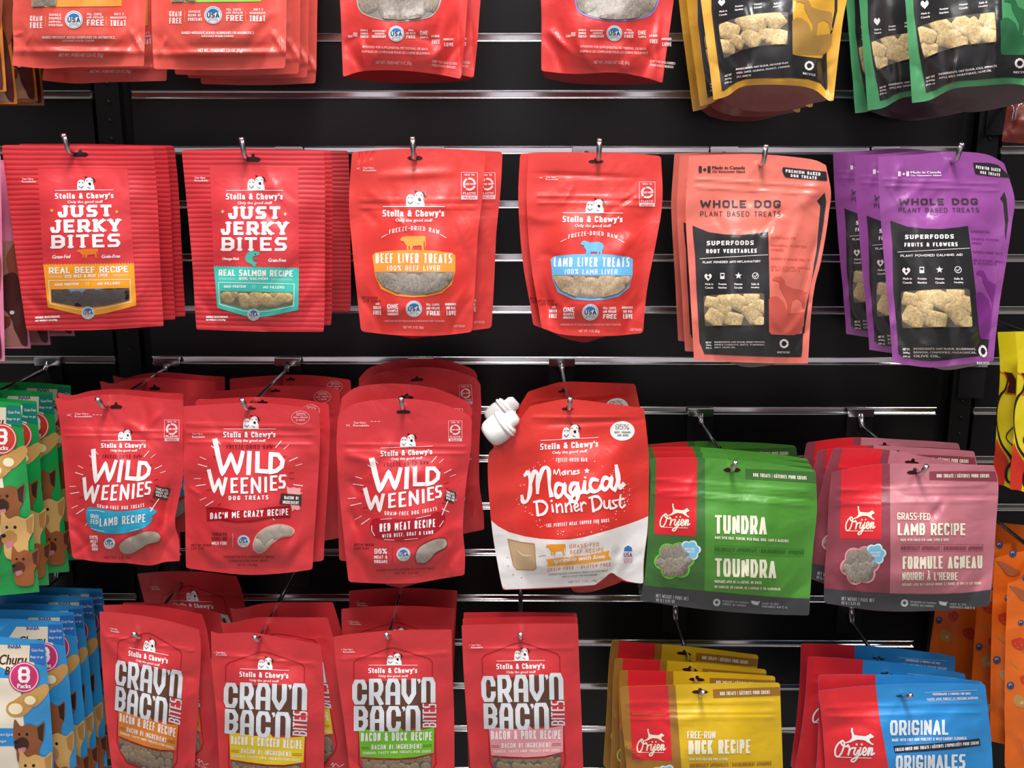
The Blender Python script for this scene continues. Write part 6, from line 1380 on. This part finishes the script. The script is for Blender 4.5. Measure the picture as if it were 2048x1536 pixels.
h1 = pack('treat_stick_pack', 'green dog treat stick pack with red disc, foremost at the left edge', 'green stick packs at the left edge', [(-175, 806), (-60, 800), (41, 806)], [(-150, 1198), (-40, 1194), (79, 1184)], [(-168, 950)], [(52, 920), (64, 1050)], GC, 51, .235, qf((42, 808), (79, 1184)), ('#1f9a4c', '#177a6c', True, 'green'))
h2 = h1.copy('green stick pack second from the front, right strip and golden dog showing', (-140, 798), (75, 803), .195)
h1.copy('green stick pack third from the front, darker', (-95, 786), (100, 785), .155)
h1.copy('rearmost green stick pack, dark with its top corner showing', (-50, 768), (133, 771), .11)
for (x, y, lab) in ((-66, 812, 'chrome hook at the left edge holding the green stick packs'),): hook(x, y, 6, lab)
hook(-30, 1288, 10, 'chrome hook at the left edge holding the blue stick packs')
h3 = pack('treat_stick_pack', 'blue dog treat stick pack with pink disc, foremost at lower left', 'blue stick packs at lower left', [(-125, 1270), (-20, 1272), (89, 1281)], [(-100, 1640), (0, 1640), (112, 1640)], [(-120, 1400)], [(98, 1380), (106, 1500)], '#3596d6', 52, .235, qf((90, 1284), (110, 1640)), ('#2f8fd8', '#2a6fb8', True, 'blue'))
for i, (lab, tl, tr, d) in enumerate((('blue stick pack second from the front with lettering at its top', (-85, 1238), (124, 1242), .205), ('blue stick pack third from the front', (-58, 1220), (147, 1224), .18), ('blue stick pack fourth from the front', (-38, 1208), (164, 1211), .155),
                                 ('blue stick pack fifth from the front, darker', (-12, 1190), (184, 1194), .125), ('rearmost blue stick pack, dark with a squared top corner', (12, 1177), (203, 1177), .095))):
    h3.copy(lab, tl, tr, d)
def clearpack(name, label, grp, TL, TR, BL, BR, col, d, seed, inner):
    b = Pouch(name, label, grp, [TL, TR], [BL, BR], [((TL[0] + BL[0]) / 2, (TL[1] + BL[1]) / 2)], [((TR[0] * .55 + BR[0] * .45), (TR[1] + BR[1]) / 2)], d=d, mat=gloss(col), seed=seed, crease=4, amp=.0006, puff=.008, prof='flat', r=(2,) * 4)
    b.T = lambda p: np.asarray(p, float); iw = 5
    b.poly('label_panel', [(BR[0] - 190, BR[1] - 215), (BR[0] - 26, BR[1] - 215), (BR[0] - 16, BR[1] - 90), (BR[0] - iw, BR[1] - iw), (BL[0] + iw, BL[1] - iw)], inner, 1)
    P = 'dog_photo_print'
    b.poly(P, [(BR[0] - 75, BR[1] - 95), (BR[0] - 50, BR[1] - 75), (BR[0] - 38, BR[1] - 55), (BR[0] - 34, BR[1] - 40), (BR[0] - 24, BR[1] - 20), (BR[0] - 18, BR[1] - 8), (BR[0] - 7, BR[1] - 8), (BR[0] - 10, BR[1] - 55), (BR[0] - 16, BR[1] - 100), (BR[0] - 30, BR[1] - 150), (BR[0] - 60, BR[1] - 140)], '#4a201c', 3, smooth=True)
    b.poly(P, [(BR[0] - 20, BR[1] - 230), (BR[0] - 8, BR[1] - 200), (BR[0] - 12, BR[1] - 130), (BR[0] - 30, BR[1] - 120), (BR[0] - 50, BR[1] - 180)], '#8e4630', 2, smooth=True)
    b.poly(P, [(BR[0] - 66, BR[1] - 62), (BR[0] - 44, BR[1] - 64), (BR[0] - 42, BR[1] - 48), (BR[0] - 58, BR[1] - 40)], '#6d3426', 4, smooth=True)
    b.disc(P, BR[0] - 38, BR[1] - 72, 5, 4, '#cfd3d8', 4, 10)
    return b.finish()
OC = '#c4742a'
for i, (lab, tr, br, d) in enumerate((('orange-edged dog treat pack, foremost at the top left corner', (-8, -170), (13, 183), .235), ('orange-edged dog treat pack second at the top left corner', (2, -160), (35, 208), .215), ('orange-edged dog treat pack third at the top left corner', (44, -150), (76, 203), .15), ('rearmost orange-edged dog treat pack at the top left corner', (60, -140), (89, 211), .12))):
    clearpack('treat_pack', lab, 'orange-edged packs at the top left corner', (tr[0] - 205, tr[1]), tr, (br[0] - 205, br[1]), br, OC, d, 60 + i, '#a9876f')
hook(-70, -150, -3, 'chrome hook above the picture at the top left corner')
hook(-70, 330, 2, 'chrome hook at the left edge holding the pink-edged packs')
for i, (lab, tr, br, d) in enumerate((('pink-edged dog treat pack, foremost at the left edge', (1, 310), (10, 722), .235), ('pink-edged dog treat pack second at the left edge', (16, 320), (62, 697), .205), ('pink-edged dog treat pack third at the left edge', (50, 325), (102, 690), .16), ('rearmost pink-edged dog treat pack, its corner below the ribbed pouch', (95, 330), (150, 672), .10))):
    clearpack('treat_pack', lab, 'pink-edged packs at the left edge', (tr[0] - 205, tr[1]), tr, (br[0] - 205, br[1]), br, '#d77a9c', d, 70 + i, '#a4706a')

# ------------------------------------------------------------------ right neighbour bay
def fruit_art(b):
    b.T = crop(2.977, 1700, 1020); P = 'fruit_print'
    for x, y, r_ in ((970, 258, 22), (938, 523, 18), (875, 893, 23), (1090, 640, 22)):
        b.disc(P, x, y, r_, r_, '#3f4668', 3, 16); b.disc(P, x - r_ * .1, y - r_ * .2, r_ * .5, r_ * .4, '#8d93b4', 4, 10); b.disc(P, x, y + r_ * .1, r_ * .25, r_ * .25, '#262b46', 5, 8)
    for x, y, r_ in ((925, 650, 44), (975, 872, 40), (1100, 980, 44)):
        b.poly(P, [(x - r_, y - r_ * .6), (x + r_ * .3, y - r_ * .9), (x + r_, y - r_ * .2), (x + r_ * .7, y + r_ * .7), (x + r_ * .1, y + r_ * .8), (x - r_ * .8, y + r_ * .2)], '#c23a22', 2, smooth=True)
        for k in range(6): b.disc(P, x + r_ * .5 * math.cos(k * 1.7), y + r_ * .4 * math.sin(k * 1.7), 2.5, 2.5, '#e8a25c', 3, 6)
    b.poly(P, [(950, 690), (975, 672), (985, 700), (965, 720)], '#7b8a3a', 3)
    b.poly(P, [(890, 965), (920, 948), (965, 975), (985, 1010), (970, 1038), (925, 1025), (895, 1000)], '#b98a4c', 2, smooth=True); b.disc(P, 950, 1005, 14, 12, '#d8ae68', 3, 10)
    b.line(P, [(875, 755), (900, 772), (930, 800)], [3, 7, 3], '#9a8a3c', 2, smooth=True)
    b.poly(P, [(868, 300), (920, 315), (985, 350), (1015, 372), (985, 392), (940, 388), (905, 345)], '#a35c3c', 3, smooth=True)
    b.text('brand_logo', 'Peanut Butter', 957, 1255, 1190, 1300, '#f2e2cf', 3, bold=1.6); b.text(LIN, 'NET WT 5 OZ', 972, 1360, 1060, 1378, '#f2e2cf', 3)
hook(2082, 1112, 10, 'chrome hook beyond the right edge holding the orange fruit pouches')
k1 = Pouch('fruit_pouch', 'orange fruit-print pouch with a lower strip of small writing, second from the front', 'orange fruit-print pouches at lower right', [(1989, 1116), (2060, 1100), (2160, 1096)], [(1980, 1482), (2014, 1490), (2048, 1500), (2170, 1500)], [(1986, 1180), (1982, 1300)], [(2164, 1300)], d=.21, mat=foil('#e0691c'), seed=81, crease=8, puff=.022, r=(2, 2, 4, 4), amp=.0012)
fruit_art(k1); k1.finish()
k1.copy('orange fruit-print pouch, foremost and bright at the right edge', (2014, 1150), (2190, 1160), .24, yaw=0).rotation_euler.rotate_axis('Y', -.2)
k1.copy('orange fruit-print pouch third from the front, in shade', (1964, 1098), (2128, 1086), .15)
k1.copy('rearmost orange fruit-print pouch, dark with its left edge behind the pink pouch', (1895, 1060), (2058, 1042), .09).rotation_euler.rotate_axis('Y', .12)
YB = '#d9c61e'
def yell(b):
    b.T = crop(3.745, 1840, 690); P = 'wave_print'
    b.poly(P, [(574, 700), (600, 760), (650, 840), (668, 890), (640, 940), (630, 1050), (548, 1044), (550, 880)], '#c8321e', 2, smooth=False)
    b.line(P, [(660, 250), (640, 330), (600, 380), (578, 470), (578, 600), (610, 740), (690, 860), (650, 930), (650, 1010), (700, 1044)], [10, 14, 18, 10, 8, 16, 22, 22, 18, 10], '#1d1712', 4, smooth=True)
    b.poly(P, [(625, 200), (690, 210), (720, 260), (716, 362), (650, 360), (668, 290), (650, 230)], '#3a1410', 3)
    b.line(P, [(602, 200), (640, 220), (668, 290), (640, 360), (720, 366)], 6, '#c8321e', 4)
    b.line(P, [(695, 618), (655, 660), (650, 705), (715, 770)], 8, '#1d1712', 4, smooth=True)
hook(2120, 690, 6, 'chrome hook beyond the right edge holding the yellow and red packs')
k2 = Pouch('printed_pack', 'yellow and red pack with black wave print, inner of the two at the right edge', 'yellow and red packs at the right edge', [(1995, 664), (2080, 662), (2170, 662)], [(1988, 966), (2010, 972), (2033, 978), (2165, 985)], [(2000, 745), (1993, 850)], [(2170, 800)], d=.17, mat=foil(YB), seed=82, crease=6, puff=.012, prof='flat', r=(2,) * 4)
yell(k2); k2.finish()
k2.copy('yellow and red pack with black wave print, outer at the right edge', (2031, 664), (2212, 662), .215)
k3 = Pouch('carry_pouch', 'maroon pouch with a small metal snap hook at the upper right edge', None, [(2015, 204), (2048, 198), (2130, 190)], [(2003, 284), (2060, 287), (2120, 287)], [(2009, 245)], [(2125, 240)], d=.09, mat=foil('#7c2c20'), seed=83, crease=3, puff=.008, prof='flat', r=(2,) * 4)
def snap(s, root):
    L = [Vector(U(x, y, s.d + .006)) - s.pivot for x, y in ((2018, 210), (2026, 212), (2027, 222), (2024, 236), (2026, 244), (2031, 238), (2032, 222), (2038, 210), (2048, 206))]
    tube('snap_hook', L, .0012, CHROME, root, 8)
k3.extra.append(snap); k3.finish()
hook(2066, 206, 1, 'chrome hook beyond the right edge holding the maroon pouch', d=.095)
